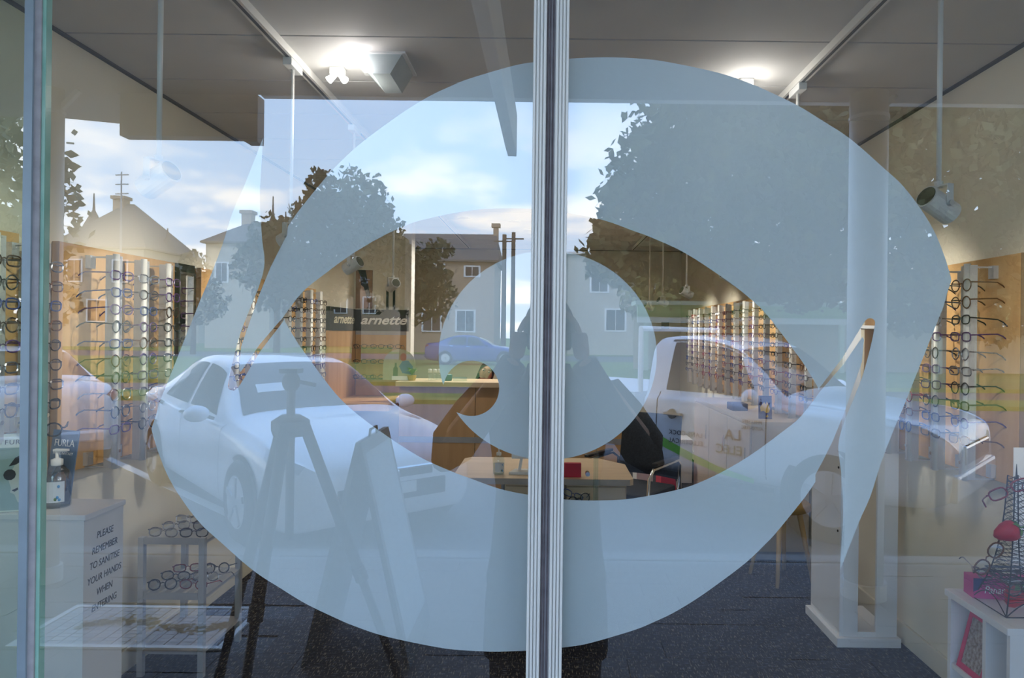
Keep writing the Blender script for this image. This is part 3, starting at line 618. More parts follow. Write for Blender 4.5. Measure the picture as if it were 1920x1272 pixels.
MB().prism([(-0.034, 0.09), (-0.02, 0.12), (0.01, 0.128), (0.04, 0.11), (0.04, 0.08), (0.015, 0.105), (-0.01, 0.10)], fr, 0.0012).build('hair_print', M_HAIR, t)
specs((P(86, 800, 2.27).x, Y(2.25), 1.165), (R(5), R(10), R(30)), 'round', 'black', 'black round spectacles propped on the slate blue card', None)
# ------------------------------------------------------------------ tiered trolley with sunglasses, left
TX0, TX1, TD0, TD1 = -1.755, -1.47, 2.93, 3.30
t = thing('tiered_trolley', 'grey metal tiered trolley of spectacles by the left wall', 'trolley', (TX0, Y(TD0), 0))
w, d = TX1 - TX0, TD1 - TD0
for x in (0.012, w - 0.012):
    for y in (0.012, d - 0.012): MB().box(x - 0.012, x + 0.012, y - 0.012, y + 0.012, 0, 0.60).build('post', M_ALU, t)
for z in (0.10, 0.335, 0.572): MB().box(0.002, w - 0.002, 0.002, d - 0.002, z, z + 0.014).build('tray', M_GREY if z < 0.2 else M_ALU, t)
for z in (0.335, 0.572):
    MB().box(0.026, w - 0.026, 0, 0.003, z, z + 0.03).build('tray_lip', M_ALU, t)
for q in range(5): MB().box(0.03 + q * 0.05, 0.036 + q * 0.05, 0.02, d - 0.02, 0.3492, 0.358).build('divider', M_ALUW, t)
n = 0
for z, nm in ((0.586, 'top'), (0.358, 'middle')):
    for ry in range(3):
        for rx in range(2):
            specs((TX0 + 0.075 + rx * 0.135, Y(TD0) + 0.06 + 0.105 * ry, z + 0.021), (R(-12), R(random.uniform(-4, 4)), R(random.uniform(-12, 12))), random.choice(['rect', 'oval', 'round']), random.choice(['black', 'silver grey', 'dark brown', 'crimson']),
                  f'spectacles on the {nm} tray of the trolley, {ORD[ry]} row, {("left", "right")[rx]} side', 'spectacles on the tiered trolley')
# ================================================================== desk and its things
DX0, DX1, DD0, DD1, DH = -0.50, 0.45, 3.56, 4.16, 0.74
t = thing('dispensing_desk', 'pale beech desk with drawers standing behind the mullion', 'desk', (DX0, Y(DD0), 0))
w, d = DX1 - DX0, DD1 - DD0
MB().prism([(0.0, 0.03), (0.03, 0.0), (w - 0.02, 0.0), (w, 0.02), (w, d - 0.18), (w - 0.14, d), (0.04, d), (0.0, d - 0.05)], lambda a, b, q: Vector((a, b, DH - 0.032 + q)), 0.032).build('desk_top', M_BEECH, t)
MB().box(0.03, w - 0.02, -0.002, 0.0, DH - 0.032, DH - 0.001).build('edge_band', mat('grey beech edge', (0.44, 0.38, 0.33), 0.5), t)
def pedestal(x0, x1):
    MB().box(x0, x1, 0.03, d - 0.06, 0.0, DH - 0.033).build('pedestal', M_BEECH, t)
    for k in range(3):
        z1 = DH - 0.045 - 0.225 * k
        dr = MB().box(x0 + 0.006, x1 - 0.006, 0.016, 0.030, z1 - 0.215, z1).build('drawer', M_BEECH, t, bevel=0.002)
        kx = x0 + 0.05
        MB().ell((kx, 0.008, z1 - 0.06), (0.011, 0.012, 0.011), 10, 6).build('knob', M_CHROME, dr, smooth=True)
pedestal(0.275, 0.45); pedestal(0.60, 0.915)
MB().box(0.255, 0.27, 0.05, d - 0.08, 0, DH - 0.033).build('leg_panel', M_GREY, t)
MB().box(0.45, 0.60, 0.35, 0.37, 0.25, DH - 0.033).build('modesty_panel', M_BEECH, t)
p = P(935, 885, 3.66); pump_bottle((p.x, p.y, DH), 0.78, 'small clear sanitiser pump bottle on the beech desk')
t = thing('desk_mirror', 'small white tilting mirror on the beech desk', 'mirror', (P(972, 885, 3.7).x, Y(3.70), DH))
MB().prism([(-0.05, -0.05), (0.06, -0.05), (0.05, 0.05), (-0.02, 0.05)], lambda a, b, q: Vector((a, b, q)), 0.014).build('base', M_WHITEP, t, bevel=0.002)
MB().bar((0.005, 0.02, 0.012), (0.035, 0.03, 0.20), 0.016).build('stem', M_WHITEP, t); MB().box(-0.04, 0.09, 0.036, 0.042, 0.07, 0.24).build('mirror_panel', M_WHITEP, t, bevel=0.002)
t = thing('acrylic_stand', 'clear acrylic tray stand hooked on the desk front', 'acrylic stand', (P(1060, 900, 3.45).x - 0.05, Y(3.44), DH - 0.12))
MB().box(0, 0.25, 0, 0.115, 0, 0.005).build('tray', M_ACRYL, t)
MB().box(0.198, 0.203, 0, 0.115, 0.005, 0.26).build('panel', M_ACRYL, t); MB().box(-0.005, 0.0, 0, 0.115, -0.06, 0.16).build('panel', M_ACRYL, t); MB().box(0.21, 0.215, 0.0, 0.115, 0.005, 0.28).build('panel', M_ACRYL, t)
MB().cyl((0.165, 0.05, 0.16), (0.165, 0.09, 0.16), 0.012, n=10).build('fixing', M_CHROME, t)
for q in range(4): MB().cyl((0.08 + 0.03 * q, 0.001, 0.0055), (0.08 + 0.03 * q, 0.006, 0.009), 0.006, n=8).build('stud', M_CHROME, t)
bx_, by_ = P(1075, 895, 3.50).x, Y(3.50)
for i, (dx, dy, dz, ry, key, sh) in enumerate(((-0.03, -0.02, 0.024, 12, 'black', 'rect'), (0.03, 0.0, 0.034, -14, 'black', 'round'), (0.0, 0.02, 0.052, 24, 'navy blue', 'rect'))):
    specs((bx_ + dx, by_ + dy - 0.02, DH - 0.12 + dz), (R(-25), R(ry), R(15 * i)), sh, key, f'{key} {sh} lensed spectacles in the pile on the acrylic stand, {("lowest", "middle", "topmost")[i]}', 'pile of spectacles on acrylic stand')
tag(MB().box(bx_ - 0.045, bx_ + 0.045, Y(3.60), Y(3.63), DH, DH + 0.075).build('card_box', M_RED, bevel=0.003), 'small red box on the desk behind the spectacle pile', 'box')
# ------------------------------------------------------------------ chairs
def chair(loc, rz, label):
    t = thing('visitor_chair', label, 'chair', loc, rz, 'black visitor chairs')
    MB().box(-0.23, 0.23, -0.23, 0.23, 0.43, 0.49).build('seat', M_BLACKF, t, bevel=0.02)
    bk = MB(); g = [[Vector((-0.22 + 0.44 * i / 6, 0.24 + 0.04 * (1 - ((i - 3) / 3) ** 2) + 0.06 * j / 6, 0.52 + 0.42 * j / 6)) for i in range(7)] for j in range(7)]
    vs_ = [q for r in g for q in r] + [q + Vector((0, 0.035, 0)) for r in g for q in r]
    fs_ = []
    for j in range(6):
        for i in range(6):
            a = j * 7 + i; fs_ += [(a, a + 1, a + 8, a + 7), (49 + a, 49 + a + 7, 49 + a + 8, 49 + a + 1)]
    for i in range(6): fs_ += [(i, 49 + i, 50 + i, i + 1), (42 + i, 43 + i, 92 + i, 91 + i), (i * 7, i * 7 + 7, 49 + i * 7 + 7, 49 + i * 7), (i * 7 + 6, 49 + i * 7 + 6, 49 + i * 7 + 13, i * 7 + 13)]
    bk.add(vs_, fs_); bk.build('backrest', M_BLACKF, t, smooth=True)
    for s in (-1, 1):
        MB().tube([(s * 0.25, -0.24, 0.012), (s * 0.25, -0.25, 0.30), (s * 0.25, -0.22, 0.60), (s * 0.25, -0.16, 0.65), (s * 0.25, 0.20, 0.66), (s * 0.24, 0.27, 0.62), (s * 0.24, 0.26, 0.40)], 0.011, 8).build('arm_frame', M_CHROME, t, smooth=True)
        MB().tube([(s * 0.25, -0.24, 0.012), (s * 0.25, 0.0, 0.010), (s * 0.24, 0.26, 0.012), (s * 0.24, 0.27, 0.3), (s * 0.22, 0.26, 0.52)], 0.011, 8).build('leg', M_CHROME, t, smooth=True)
        MB().box(s * 0.25 - 0.02, s * 0.25 + 0.02, -0.15, 0.18, 0.67, 0.69).build('armrest', M_BLACK, t, bevel=0.006)
    return t
chair((0.55, Y(4.55), 0), R(-35), 'black chair with chrome arms right of the beech desk')
t = thing('desk_stool', 'low black stool with chrome hoop tucked under the desk', 'stool', (-0.375, Y(3.80), 0))
MB().lathe([(0.08, 0.44), (0.105, 0.45), (0.105, 0.49), (0.09, 0.50)], n=20).build('seat', M_BLACKF, t, smooth=True)
MB().tube([(0.11 * math.cos(a_ / 8 * math.pi), -0.06 - 0.05 * math.sin(a_ / 8 * math.pi), 0.50 + 0.13 * math.sin(a_ / 8 * math.pi)) for a_ in range(9)], 0.008, 8).build('hoop', M_CHROME, t, smooth=True)
for k in range(3): MB().cyl((0.07 * math.cos(k * 2.094), 0.07 * math.sin(k * 2.094), 0.445), (0.105 * math.cos(k * 2.094), 0.105 * math.sin(k * 2.094), 0), 0.009, n=8).build('leg', M_CHROME, t, smooth=True)
# ------------------------------------------------------------------ reception counter
CD = 5.8
t = thing('reception_counter', 'brown wood reception counter with pale ledge behind the desk', 'counter', (-1.30, Y(CD), 0))
MB().box(0, 2.0, -0.02, 0.42, 1.03, 1.075).build('ledge', M_BEECH, t, bevel=0.004)
for k in range(3): MB().box(0.02 + 0.655 * k, 0.67 + 0.655 * k, 0.05, 0.09, 0.10, 1.03).build('front_panel', M_BROWN, t)
MB().box(0.02, 1.98, 0.046, 0.05, 0.55, 0.60).build('grey_strip', M_GREY, t); MB().box(0.02, 1.98, 0.09, 0.40, 0.0, 1.03).build('carcass', M_BROWN, t); MB().box(0.02, 1.98, 0.07, 0.09, 0.0, 0.10).build('kickboard', M_GREY, t)
def small_bottle(px, lb):
    q = P(px, 725, CD + 0.2); t = thing('lens_cleaner_bottle', lb, 'bottle', (q.x, q.y, 1.075), group='lens cleaner bottles on the counter')
    MB().lathe([(0.018, 0), (0.02, 0.004), (0.02, 0.058), (0.014, 0.066)], n=12).build('bottle', M_BOTTLE, t, smooth=True); MB().lathe([(0.015, 0.066), (0.017, 0.068), (0.016, 0.094), (0.010, 0.098)], n=12).build('cap', M_WHITEP, t, smooth=True)
small_bottle(806, 'white capped cleaner bottle on counter ledge, leftmost of three'); small_bottle(815, 'white capped cleaner bottle on counter ledge, middle of three'); small_bottle(823, 'white capped cleaner bottle on counter ledge, rightmost of three')
q = P(862, 728, CD + 0.15)
tag(MB().box(q.x - 0.055, q.x + 0.06, q.y - 0.03, q.y + 0.03, 1.075, 1.108).build('card_holder', M_ACRYL, bevel=0.002), 'clear card holder on the counter ledge below the face', 'card holder')
q = P(840, 728, CD + 0.15); tag(MB().lathe([(0.032, 0), (0.036, 0.02), (0.036, 0.05), (0.028, 0.056)], (q.x, q.y, 1.075), 14).build('pen_tub', mat('teal plastic', (0.08, 0.22, 0.26), 0.4), smooth=True), 'small teal tub beside the clear card holder', 'tub')
# showcard with bottle and woman on the counter
q = P(748, 700, CD + 0.15); t = thing('showcard', 'arched showcard with a green bottle and portrait on the counter', 'showcard', (q.x, q.y, 1.075)); t.rotation_euler = (R(-5), 0, 0)
arch = [(-0.14, 0), (0.14, 0), (0.14, 0.14)] + [(0.14 * math.cos(R(a)), 0.14 + 0.13 * math.sin(R(a))) for a in range(15, 180, 15)] + [(-0.14, 0.14)]
MB().prism(arch, lambda a, b, k: Vector((a, -k, b)), 0.006).build('panel', mat('pale olive print', (0.42, 0.40, 0.26), 0.5), t)
f2 = lambda a, b, k: Vector((a, -0.0062 - k, b))
MB().prism([(-0.05, 0.02), (-0.01, 0.02), (-0.01, 0.10), (-0.022, 0.12), (-0.022, 0.15), (-0.038, 0.15), (-0.038, 0.12), (-0.05, 0.10)], f2, 0.001).build('bottle_print', mat('bottle print', (0.10, 0.13, 0.05), 0.5), t)
MB().prism([(0.0, 0.12), (0.03, 0.06), (0.11, 0.05), (0.12, 0.12), (0.08, 0.17), (0.03, 0.17)], f2, 0.001).build('blue_print', mat('blue print', (0.10, 0.17, 0.30), 0.5), t)
MB().prism([(0.035 + 0.028 * math.cos(k / 10 * 6.283), 0.20 + 0.036 * math.sin(k / 10 * 6.283)) for k in range(10)], f2, 0.0014).build('face_print', MATS['warm print'], t)
MB().prism([(-0.06, 0.0), (0.10, 0.0), (0.10, 0.035), (-0.06, 0.035)], f2, 0.0012).build('caption', M_WINK, t)
q = P(772, 722, CD + 0.12); t = thing('small_plant', 'small leafy green plant beside the arched showcard', 'plant', (q.x, q.y, 1.075))
MB().lathe([(0.03, 0), (0.042, 0.045), (0.036, 0.045)], n=12).build('pot', mat('yellow pot', (0.55, 0.36, 0.05), 0.5), t)
for k in range(8):
    a = k * 0.9; e = Vector((math.cos(a), math.sin(a), 0)); s_ = Vector((-e.y, e.x, 0)) * 0.014; b0 = Vector((0, 0, 0.045)); tip = b0 + e * 0.06 + Vector((0, 0, 0.03 + 0.012 * (k % 4)))
    MB().add([b0, b0.lerp(tip, 0.5) + s_ + Vector((0, 0, 0.03)), tip, b0.lerp(tip, 0.5) - s_ + Vector((0, 0, 0.03)), b0.lerp(tip, 0.5) + Vector((0, 0, 0.024))], [(0, 1, 2, 3), (0, 4, 1), (1, 4, 2), (2, 4, 3), (3, 4, 0)]).build('leaf', MATS['leaf green'], t)
# ------------------------------------------------------------------ sunglasses corner with lettered header, far left
t = thing('sunglasses_corner', 'sunglasses corner display with black lettered header boards', 'display rack', (WL, Y(5.62), 0))
YE = 6.42 - 5.62
MB().box(0.0, 0.03, 0.0, YE - 0.02, 1.50, 1.70).build('header_board', mat('black header', (0.018, 0.02, 0.016), 0.5), t)
MB().box(0.03, 0.52, YE - 0.04, YE, 1.50, 1.70).build('header_board', MATS['black header'], t)
text('header_lettering', 'arnette', 0.115, basis((0.031, YE * 0.5, 1.60), (0, 1, 0), (0, 0, 1)), M_GINK, t, shear=0.35, sx=1.75, bold=0.002, ext=0.001)
text('header_lettering', 'arnette', 0.120, basis((0.285, YE - 0.0415, 1.60), (1, 0, 0), (0, 0, 1)), M_WINK, t, shear=0.35, sx=1.2, bold=0.003, ext=0.001)
MB().box(0.0, 0.025, 0.0, YE - 0.02, 0.9, 1.50).build('backboard', M_BROWN, t); MB().box(0.03, 0.50, YE - 0.03, YE, 0.9, 1.50).build('backboard', M_BROWN, t); MB().box(0.0, 0.52, 0.0, YE, 0.84, 0.90).build('ledge', M_BROWN, t)
MB().box(0.03, 0.5, YE - 0.045, YE - 0.03, 1.465, 1.50).build('ledge_strip', M_GREY, t)
for z in (1.36, 1.22, 1.08):
    for q in range(3):
        sg = specs((WL + 0.115 + 0.155 * q, Y(5.62) + YE - 0.18, z), (0, 0, 0), 'oval', 'black', f'black sunglasses on corner display, {({1.36: "upper", 1.22: "middle", 1.08: "lower"})[z]} row, {ORD[q]} from left', 'sunglasses in the corner display', far=True, cat='sunglasses')
for z in (1.36, 1.22, 1.08): MB().box(0.03, 0.50, YE - 0.2, YE - 0.03, z - 0.024, z - 0.020).build('shelf', M_ACRYL, t)
# poster and dark frame above the header
t = thing('fashion_poster', 'narrow brown poster of a dark haired figure above the header', 'poster', (WL + 0.02, Y(6.40), 1.71))
MB().box(0.0, 0.155, 0, 0.012, 0, 0.36).build('panel', mat('umber print', (0.24, 0.14, 0.08), 0.5, c2=(0.34, 0.22, 0.14), scale=4), t)
f3 = lambda a, b, k: Vector((a, -k - 0.0002, b))
MB().prism([(0.02, 0.36), (0.09, 0.36), (0.115, 0.24), (0.135, 0.12), (0.11, 0.10), (0.075, 0.20), (0.05, 0.22), (0.045, 0.30)], f3, 0.002).build('hair_print', M_HAIR, t)
MB().prism([(0.05, 0.22), (0.075, 0.20), (0.10, 0.12), (0.12, 0.02), (0.10, 0.0), (0.04, 0.0), (0.04, 0.12)], f3, 0.0015).build('figure_print', mat('skin print', (0.50, 0.34, 0.27), 0.5), t)
q = P(719, 580, 6.3); t = thing('picture_easel', 'small dark green easel standing on the header board', 'easel', (q.x, Y(6.40), 1.70))
for a in ((0, 0.018, 0, 0.02, 0, 0.20), (0.062, 0.08, 0, 0.02, 0, 0.20), (0.018, 0.062, 0, 0.02, 0.185, 0.20)): MB().box(*a).build('frame_bar', mat('bottle green', (0.012, 0.03, 0.02), 0.5), t)
# ------------------------------------------------------------------ right rear: low cabinet, cards, boxes, stool, monitor
t = thing('low_cabinet', 'low cream cabinet under the far right spectacle rack', 'cabinet', (1.36, Y(4.55), 0))
MB().box(0, 0.385, 0, 1.75, 0.06, 0.90).build('body', M_CREAM, t); MB().box(-0.01, 0.385, -0.01, 1.76, 0.90, 0.925).build('top', M_CREAM, t)
for k in range(3):
    dr = MB().box(-0.014, -0.0005, 0.01 + 0.58 * k, 0.58 + 0.58 * k, 0.08, 0.89).build('door', M_CREAM, t, bevel=0.002); MB().bar((-0.024, 0.08 + 0.58 * k, 0.62), (-0.024, 0.08 + 0.58 * k, 0.74), 0.008).build('handle', M_CHROME, dr)
MB().box(0.03, 0.385, 0.02, 1.74, 0, 0.06).build('plinth', M_GREY, t)
t = thing('yellow_card', 'purple card with a yellow map shape on the low cabinet', 'card', (1.50, Y(4.72), 0.925)); t.rotation_euler = (R(-8), 0, R(-8))
MB().box(-0.045, 0.045, 0, 0.004, 0, 0.16).build('panel', mat('purple card', (0.06, 0.03, 0.09), 0.5), t)
MB().prism([(-0.03, 0.05), (-0.034, 0.08), (-0.02, 0.10), (-0.005, 0.115), (0.005, 0.10), (0.012, 0.12), (0.022, 0.10), (0.033, 0.07), (0.026, 0.045), (0.008, 0.04), (-0.01, 0.055)], f3, 0.001).build('map_shape', mat('yellow print', (0.75, 0.48, 0.01), 0.5), t)
MB().prism([(0.004, 0.018), (0.016, 0.03), (0.022, 0.016), (0.012, 0.010)], f3, 0.001).build('map_shape', MATS['yellow print'], t)
tag(MB().box(1.40, 1.52, Y(5.2), Y(5.36), 0.925, 0.98).build('case_box', mat('dark plum', (0.05, 0.02, 0.04), 0.5), bevel=0.004), 'dark plum case box on the low cream cabinet', 'box')
for nm, x0, x1, D, z, m_, lb in (('storage_box', 1.20, 1.46, 6.9, 0.44, M_WHITE, 'white storage box on the carpet in front of far wall'), ('storage_box', 1.03, 1.17, 6.2, 0.55, M_RED, 'bright red carton standing on the carpet at the back'), ('storage_box', 0.86, 1.02, 6.6, 0.50, M_WHITE, 'narrow white carton on the carpet beside the red one')):
    t = thing(nm, lb, 'box', (x0, Y(D), 0)); MB().box(0, x1 - x0, 0, 0.3, 0, z - 0.04).build('body', m_, t, bevel=0.004); MB().box(-0.005, x1 - x0 + 0.005, -0.005, 0.305, z - 0.04, z).build('lid', m_, t, bevel=0.004)
def stool(loc, rz, label):
    t = thing('wooden_stool', label, 'stool', loc, rz, 'beech legged stools')
    MB().lathe([(0.15, 0.43), (0.17, 0.44), (0.17, 0.47), (0.155, 0.482)], n=24).build('seat', mat('mustard seat', (0.36, 0.22, 0.05), 0.7), t, smooth=True)
    for k in range(4):
        a = R(45 + 90 * k); e = Vector((math.cos(a), math.sin(a), 0)); MB().cyl(e * 0.10 + Vector((0, 0, 0.432)), e * 0.185, 0.017, 0.011, n=10).build('leg', M_LEGW, t, smooth=True)
stool((1.45, Y(4.22), 0), R(20), 'beech legged stool with mustard seat behind the white stand')
t = thing('small_speaker', 'dark angled loudspeaker on the far wall at right', 'speaker', (1.23, YB - 0.16, 1.55)); MB().prism([(-0.10, 0), (0.08, -0.02), (0.12, 0.14), (-0.12, 0.17)], lambda a, b, k: Vector((a, k, b)), 0.14).build('cabinet', mat('dark grey case', (0.06, 0.06, 0.06), 0.5), t, bevel=0.008); MB().box(-0.08, 0.08, -0.004, 0.0, 0.02, 0.12).build('grille', M_BLACKF, t); MB().bar((0, 0.14, 0.08), (0, 0.16, 0.08), 0.05).build('bracket', M_BLACK, t)
tag(MB().box(1.50, 1.60, YB - 0.02, YB, 1.58, 1.67).build('wall_plaque', mat('brown plaque', (0.16, 0.11, 0.07), 0.5), bevel=0.004), 'small brown square plaque on the far wall', 'plaque')

# ================================================================== people
def skin_mesh(name, nodes, edges, m, parent, root=0, sub=2):
    me = bpy.data.meshes.new(name); me.from_pydata([n[0] for n in nodes], edges, []); me.materials.append(m)
    o = bpy.data.objects.new(name, me); col.objects.link(o); o.parent = parent
    md = o.modifiers.new('skin', 'SKIN'); md.use_smooth_shade = True
    for i, n in enumerate(nodes):
        r = n[1]; me.skin_vertices[0].data[i].radius = (r, r) if not isinstance(r, tuple) else r
        me.skin_vertices[0].data[i].use_root = (i == root)
    sb = o.modifiers.new('sub', 'SUBSURF'); sb.levels = sub; sb.render_levels = sub
    return o
def head(parent, c, s, M, hair_m, hair_len=0.0):
    """head with a face; local +y of M is where the face looks"""
    def T(q): return c + M @ (Vector(q) * s)
    mb = MB(); n, k = 16, 12; vs_ = []; fs_ = []
    for i in range(k + 1):
        t_ = math.pi * i / k
        for j in range(n):
            a = 2 * math.pi * j / n; x, y, z = math.sin(t_) * math.cos(a), math.sin(t_) * math.sin(a), math.cos(t_)
            wz = 1.0 if z > -0.1 else 1.0 - 0.38 * min(1, (-z - 0.1) / 0.9)
            q = Vector((x * 0.075 * wz, y * 0.092 * (wz if y < 0 else 1 - 0.25 * (1 - wz)), z * 0.115))
            if y > 0.75 and abs(z - 0.02) < 0.14: q.y -= 0.006
            vs_.append(T(q))
    for i in range(k):
        for j in range(n): fs_.append((i * n + j, i * n + (j + 1) % n, (i + 1) * n + (j + 1) % n, (i + 1) * n + j))
    mb.add(vs_, fs_); mb.ell(T((0, -0.01, -0.12)), (0.048 * s, 0.05 * s, 0.07 * s), 12, 8)
    mb.add([T((0, 0.088, 0.022)), T((-0.015, 0.088, -0.024)), T((0.015, 0.088, -0.024)), T((0, 0.112, -0.022)), T((0, 0.09, -0.03))], [(0, 1, 3), (0, 3, 2), (1, 4, 3), (4, 2, 3)])
    for e in (-1, 1): mb.ell(T((e * 0.076, -0.004, -0.005)), (0.008 * s, 0.018 * s, 0.03 * s), 8, 6, M)
    hd = mb.build('head', M_SKIN, parent, smooth=True)
    for e in (-1, 1):
        MB().ell(T((e * 0.03, 0.082, 0.014)), (0.013 * s, 0.006 * s, 0.007 * s), 10, 6, M).build('eye', M_WINK, hd, smooth=True); MB().ell(T((e * 0.03, 0.087, 0.014)), (0.006 * s, 0.004 * s, 0.006 * s), 8, 6, M).build('pupil', M_INK, hd, smooth=True)
        MB().bar(T((e * 0.016, 0.088, 0.036)), T((e * 0.046, 0.079, 0.036)), 0.004 * s, 0.004 * s).build('eyebrow', M_HAIR, hd)
    MB().ell(T((0, 0.083, -0.052)), (0.021 * s, 0.007 * s, 0.0055 * s), 12, 6, M).build('mouth', mat('lips', (0.38, 0.12, 0.11), 0.5), hd, smooth=True)
    h = MB(); vs_ = []; fs_ = []
    for i in range(9):
        t_ = R(112) * i / 8
        for j in range(n):
            a = 2 * math.pi * j / n; front = max(0.0, math.sin(a)); tt = t_ * (1 - 0.52 * front ** 2)
            x, y, z = math.sin(tt) * math.cos(a), math.sin(tt) * math.sin(a), math.cos(tt)
            q = Vector((x * 0.084, y * 0.099 - 0.006, z * 0.124 + 0.002))
            if hair_len and i >= 6 and front < 0.35: q.z -= hair_len * (i - 5) / 3
            vs_.append(T(q))
    for i in range(8):
        for j in range(n): fs_.append((i * n + j, (i + 1) * n + j, (i + 1) * n + (j + 1) % n, i * n + (j + 1) % n))
    h.add(vs_, fs_); h.build('hair', hair_m, parent, smooth=True)
def hand(parent, wrist, dir_, palm_n, m=None, curl=0.7, s=1.0):
    d = Vector(dir_).normalized(); nrm = Vector(palm_n).normalized(); sd = d.cross(nrm).normalized()
    wrist = Vector(wrist); pc = wrist + d * 0.05 * s
    skin_mesh('palm', [(wrist, 0.024 * s), (pc, (0.036 * s, 0.016 * s)), (pc + d * 0.035 * s, (0.038 * s, 0.014 * s))], [(0, 1), (1, 2)], m or M_SKIN, parent, 1, 1)
    for k, ln in enumerate((0.068, 0.078, 0.072, 0.056)):
        b = pc + d * 0.035 * s + sd * (k - 1.5) * 0.019 * s; pts = [b]; dd = d.copy()
        for q, f in enumerate((0.45, 0.32, 0.23)):
            dd = (dd + nrm * curl * (0.4 + 0.4 * q)).normalized(); pts.append(pts[-1] + dd * ln * f * s * 1.1)
        skin_mesh('finger', [(q, 0.0088 * s - 0.0008 * i) for i, q in enumerate(pts)], [(i, i + 1) for i in range(3)], m or M_SKIN, parent, 0, 1)
    b = wrist + d * 0.02 * s - sd * 0.026 * s; dd = (d * 0.6 - sd * 0.8).normalized()
    skin_mesh('thumb', [(b, 0.011 * s), (b + dd * 0.034 * s, 0.010 * s), (b + dd * 0.034 * s + (d + nrm * 0.4).normalized() * 0.03 * s, 0.009 * s)], [(0, 1), (1, 2)], m or M_SKIN, parent, 0, 1)
# shop assistant behind the counter: seated, red top, leaning her head
A = P(912, 699, 6.62)
t = thing('person', 'person in a red top with dark hair seated behind counter', 'person', (A.x, A.y + 0.06, 0))
lx = lambda x, y, z: Vector((x, y, z))
hc = Vector((0, -0.06, A.z))
sh = A.z - 0.12
body = [(lx(0, 0.05, 0.50), (0.17, 0.13)), (lx(0, 0.03, 0.66), (0.14, 0.11)), (lx(0, 0.0, sh - 0.06), (0.17, 0.11)), (lx(0, -0.02, sh + 0.04), (0.06, 0.06)), (lx(-0.17, 0.0, sh - 0.03), 0.055), (lx(-0.24, -0.08, sh - 0.24), 0.045), (lx(-0.14, -0.28, sh - 0.22), 0.036), (lx(0.17, 0.0, sh - 0.03), 0.055), (lx(0.24, -0.08, sh - 0.24), 0.045), (lx(0.14, -0.28, sh - 0.22), 0.036)]
skin_mesh('body', [(p_, (r_[0] * 0.9, r_[1] * 0.9) if isinstance(r_, tuple) else r_ * 0.9) for p_, r_ in body] + [(lx(-0.1, -0.32, 0.5), 0.075), (lx(-0.11, -0.34, 0.06), 0.05), (lx(0.1, -0.32, 0.5), 0.075), (lx(0.11, -0.34, 0.06), 0.05)],
          [(0, 1), (1, 2), (2, 3), (2, 4), (4, 5), (5, 6), (2, 7), (7, 8), (8, 9), (0, 10), (10, 11), (0, 12), (12, 13)], M_SKIN, t)
skin_mesh('top', [(p_, (r_[0] * 1.02, r_[1] * 1.02) if isinstance(r_, tuple) else r_ * 1.12) for p_, r_ in body], [(0, 1), (1, 2), (2, 3), (2, 4), (4, 5), (5, 6), (2, 7), (7, 8), (8, 9)], mat('red knit', (0.42, 0.008, 0.03), 0.85, 0, 0.2, 60), t)
skin_mesh('trousers', [(lx(0, 0.05, 0.50), (0.175, 0.14)), (lx(-0.1, -0.32, 0.5), 0.085), (lx(-0.11, -0.34, 0.10), 0.06), (lx(0.1, -0.32, 0.5), 0.085), (lx(0.11, -0.34, 0.10), 0.06)], [(0, 1), (1, 2), (0, 3), (3, 4)], M_BLACKF, t)
for e in (-1, 1): MB().ell((e * 0.11, -0.40, 0.04), (0.045, 0.12, 0.04), 12, 8).build('shoe', M_BLACK, t, smooth=True)
head(t, hc, 0.95, Matrix.Rotation(R(180), 3, 'Z') @ Matrix.Rotation(R(-20), 3, 'Y') @ Matrix.Rotation(R(4), 3, 'X'), M_HAIR, 0.10)
for e in (-1, 1): hand(t, (e * 0.14, -0.29, sh - 0.22), (-e * 0.4, -1, 0), (0, 0, -1), curl=0.3)
ct = thing('office_chair', 'dark office chair under the person behind the counter', 'chair', (A.x, A.y + 0.10, 0))
MB().box(-0.24, 0.24, -0.30, 0.20, 0.37, 0.425).build('seat', M_BLACKF, ct, bevel=0.02); MB().box(-0.22, 0.22, 0.215, 0.265, 0.5, 1.02).build('backrest', M_BLACKF, ct, bevel=0.02); MB().cyl((0, -0.05, 0.06), (0, -0.05, 0.38), 0.03, n=10).build('column', M_CHROME, ct); MB().bar((0, 0.15, 0.39), (0, 0.24, 0.55), 0.05, 0.02).build('back_support', M_BLACK, ct)
for k in range(5): MB().bar((0, -0.05, 0.07), (0.27 * math.cos(k * 1.2566), -0.05 + 0.27 * math.sin(k * 1.2566), 0.03), 0.04, 0.03).build('foot', M_BLACK, ct)
# photographer on the footpath behind the viewpoint, seen mirrored in the glass
GZ = -0.10
t = thing('person', 'photographer in dark coat and trousers mirrored behind the mullion', 'person', (0.0, -1.30, GZ))
e0 = EYE - GZ
coat = [(lx(0, 0, 0.93), (0.155, 0.12)), (lx(0, 0, 1.10), (0.14, 0.11)), (lx(0, 0.0, 1.30), (0.16, 0.115)), (lx(0, 0.02, 1.43), (0.06, 0.06)), (lx(-0.19, 0.0, 1.40), 0.065), (lx(-0.325, 0.06, 1.22), 0.056), (lx(-0.10, 0.21, e0 - 0.08), 0.038), (lx(0.19, 0.0, 1.40), 0.065), (lx(0.325, 0.06, 1.22), 0.056), (lx(0.10, 0.21, e0 - 0.08), 0.038), (lx(0, 0, 0.62), (0.185, 0.14))]
ced = [(0, 1), (1, 2), (2, 3), (2, 4), (4, 5), (5, 6), (2, 7), (7, 8), (8, 9)]
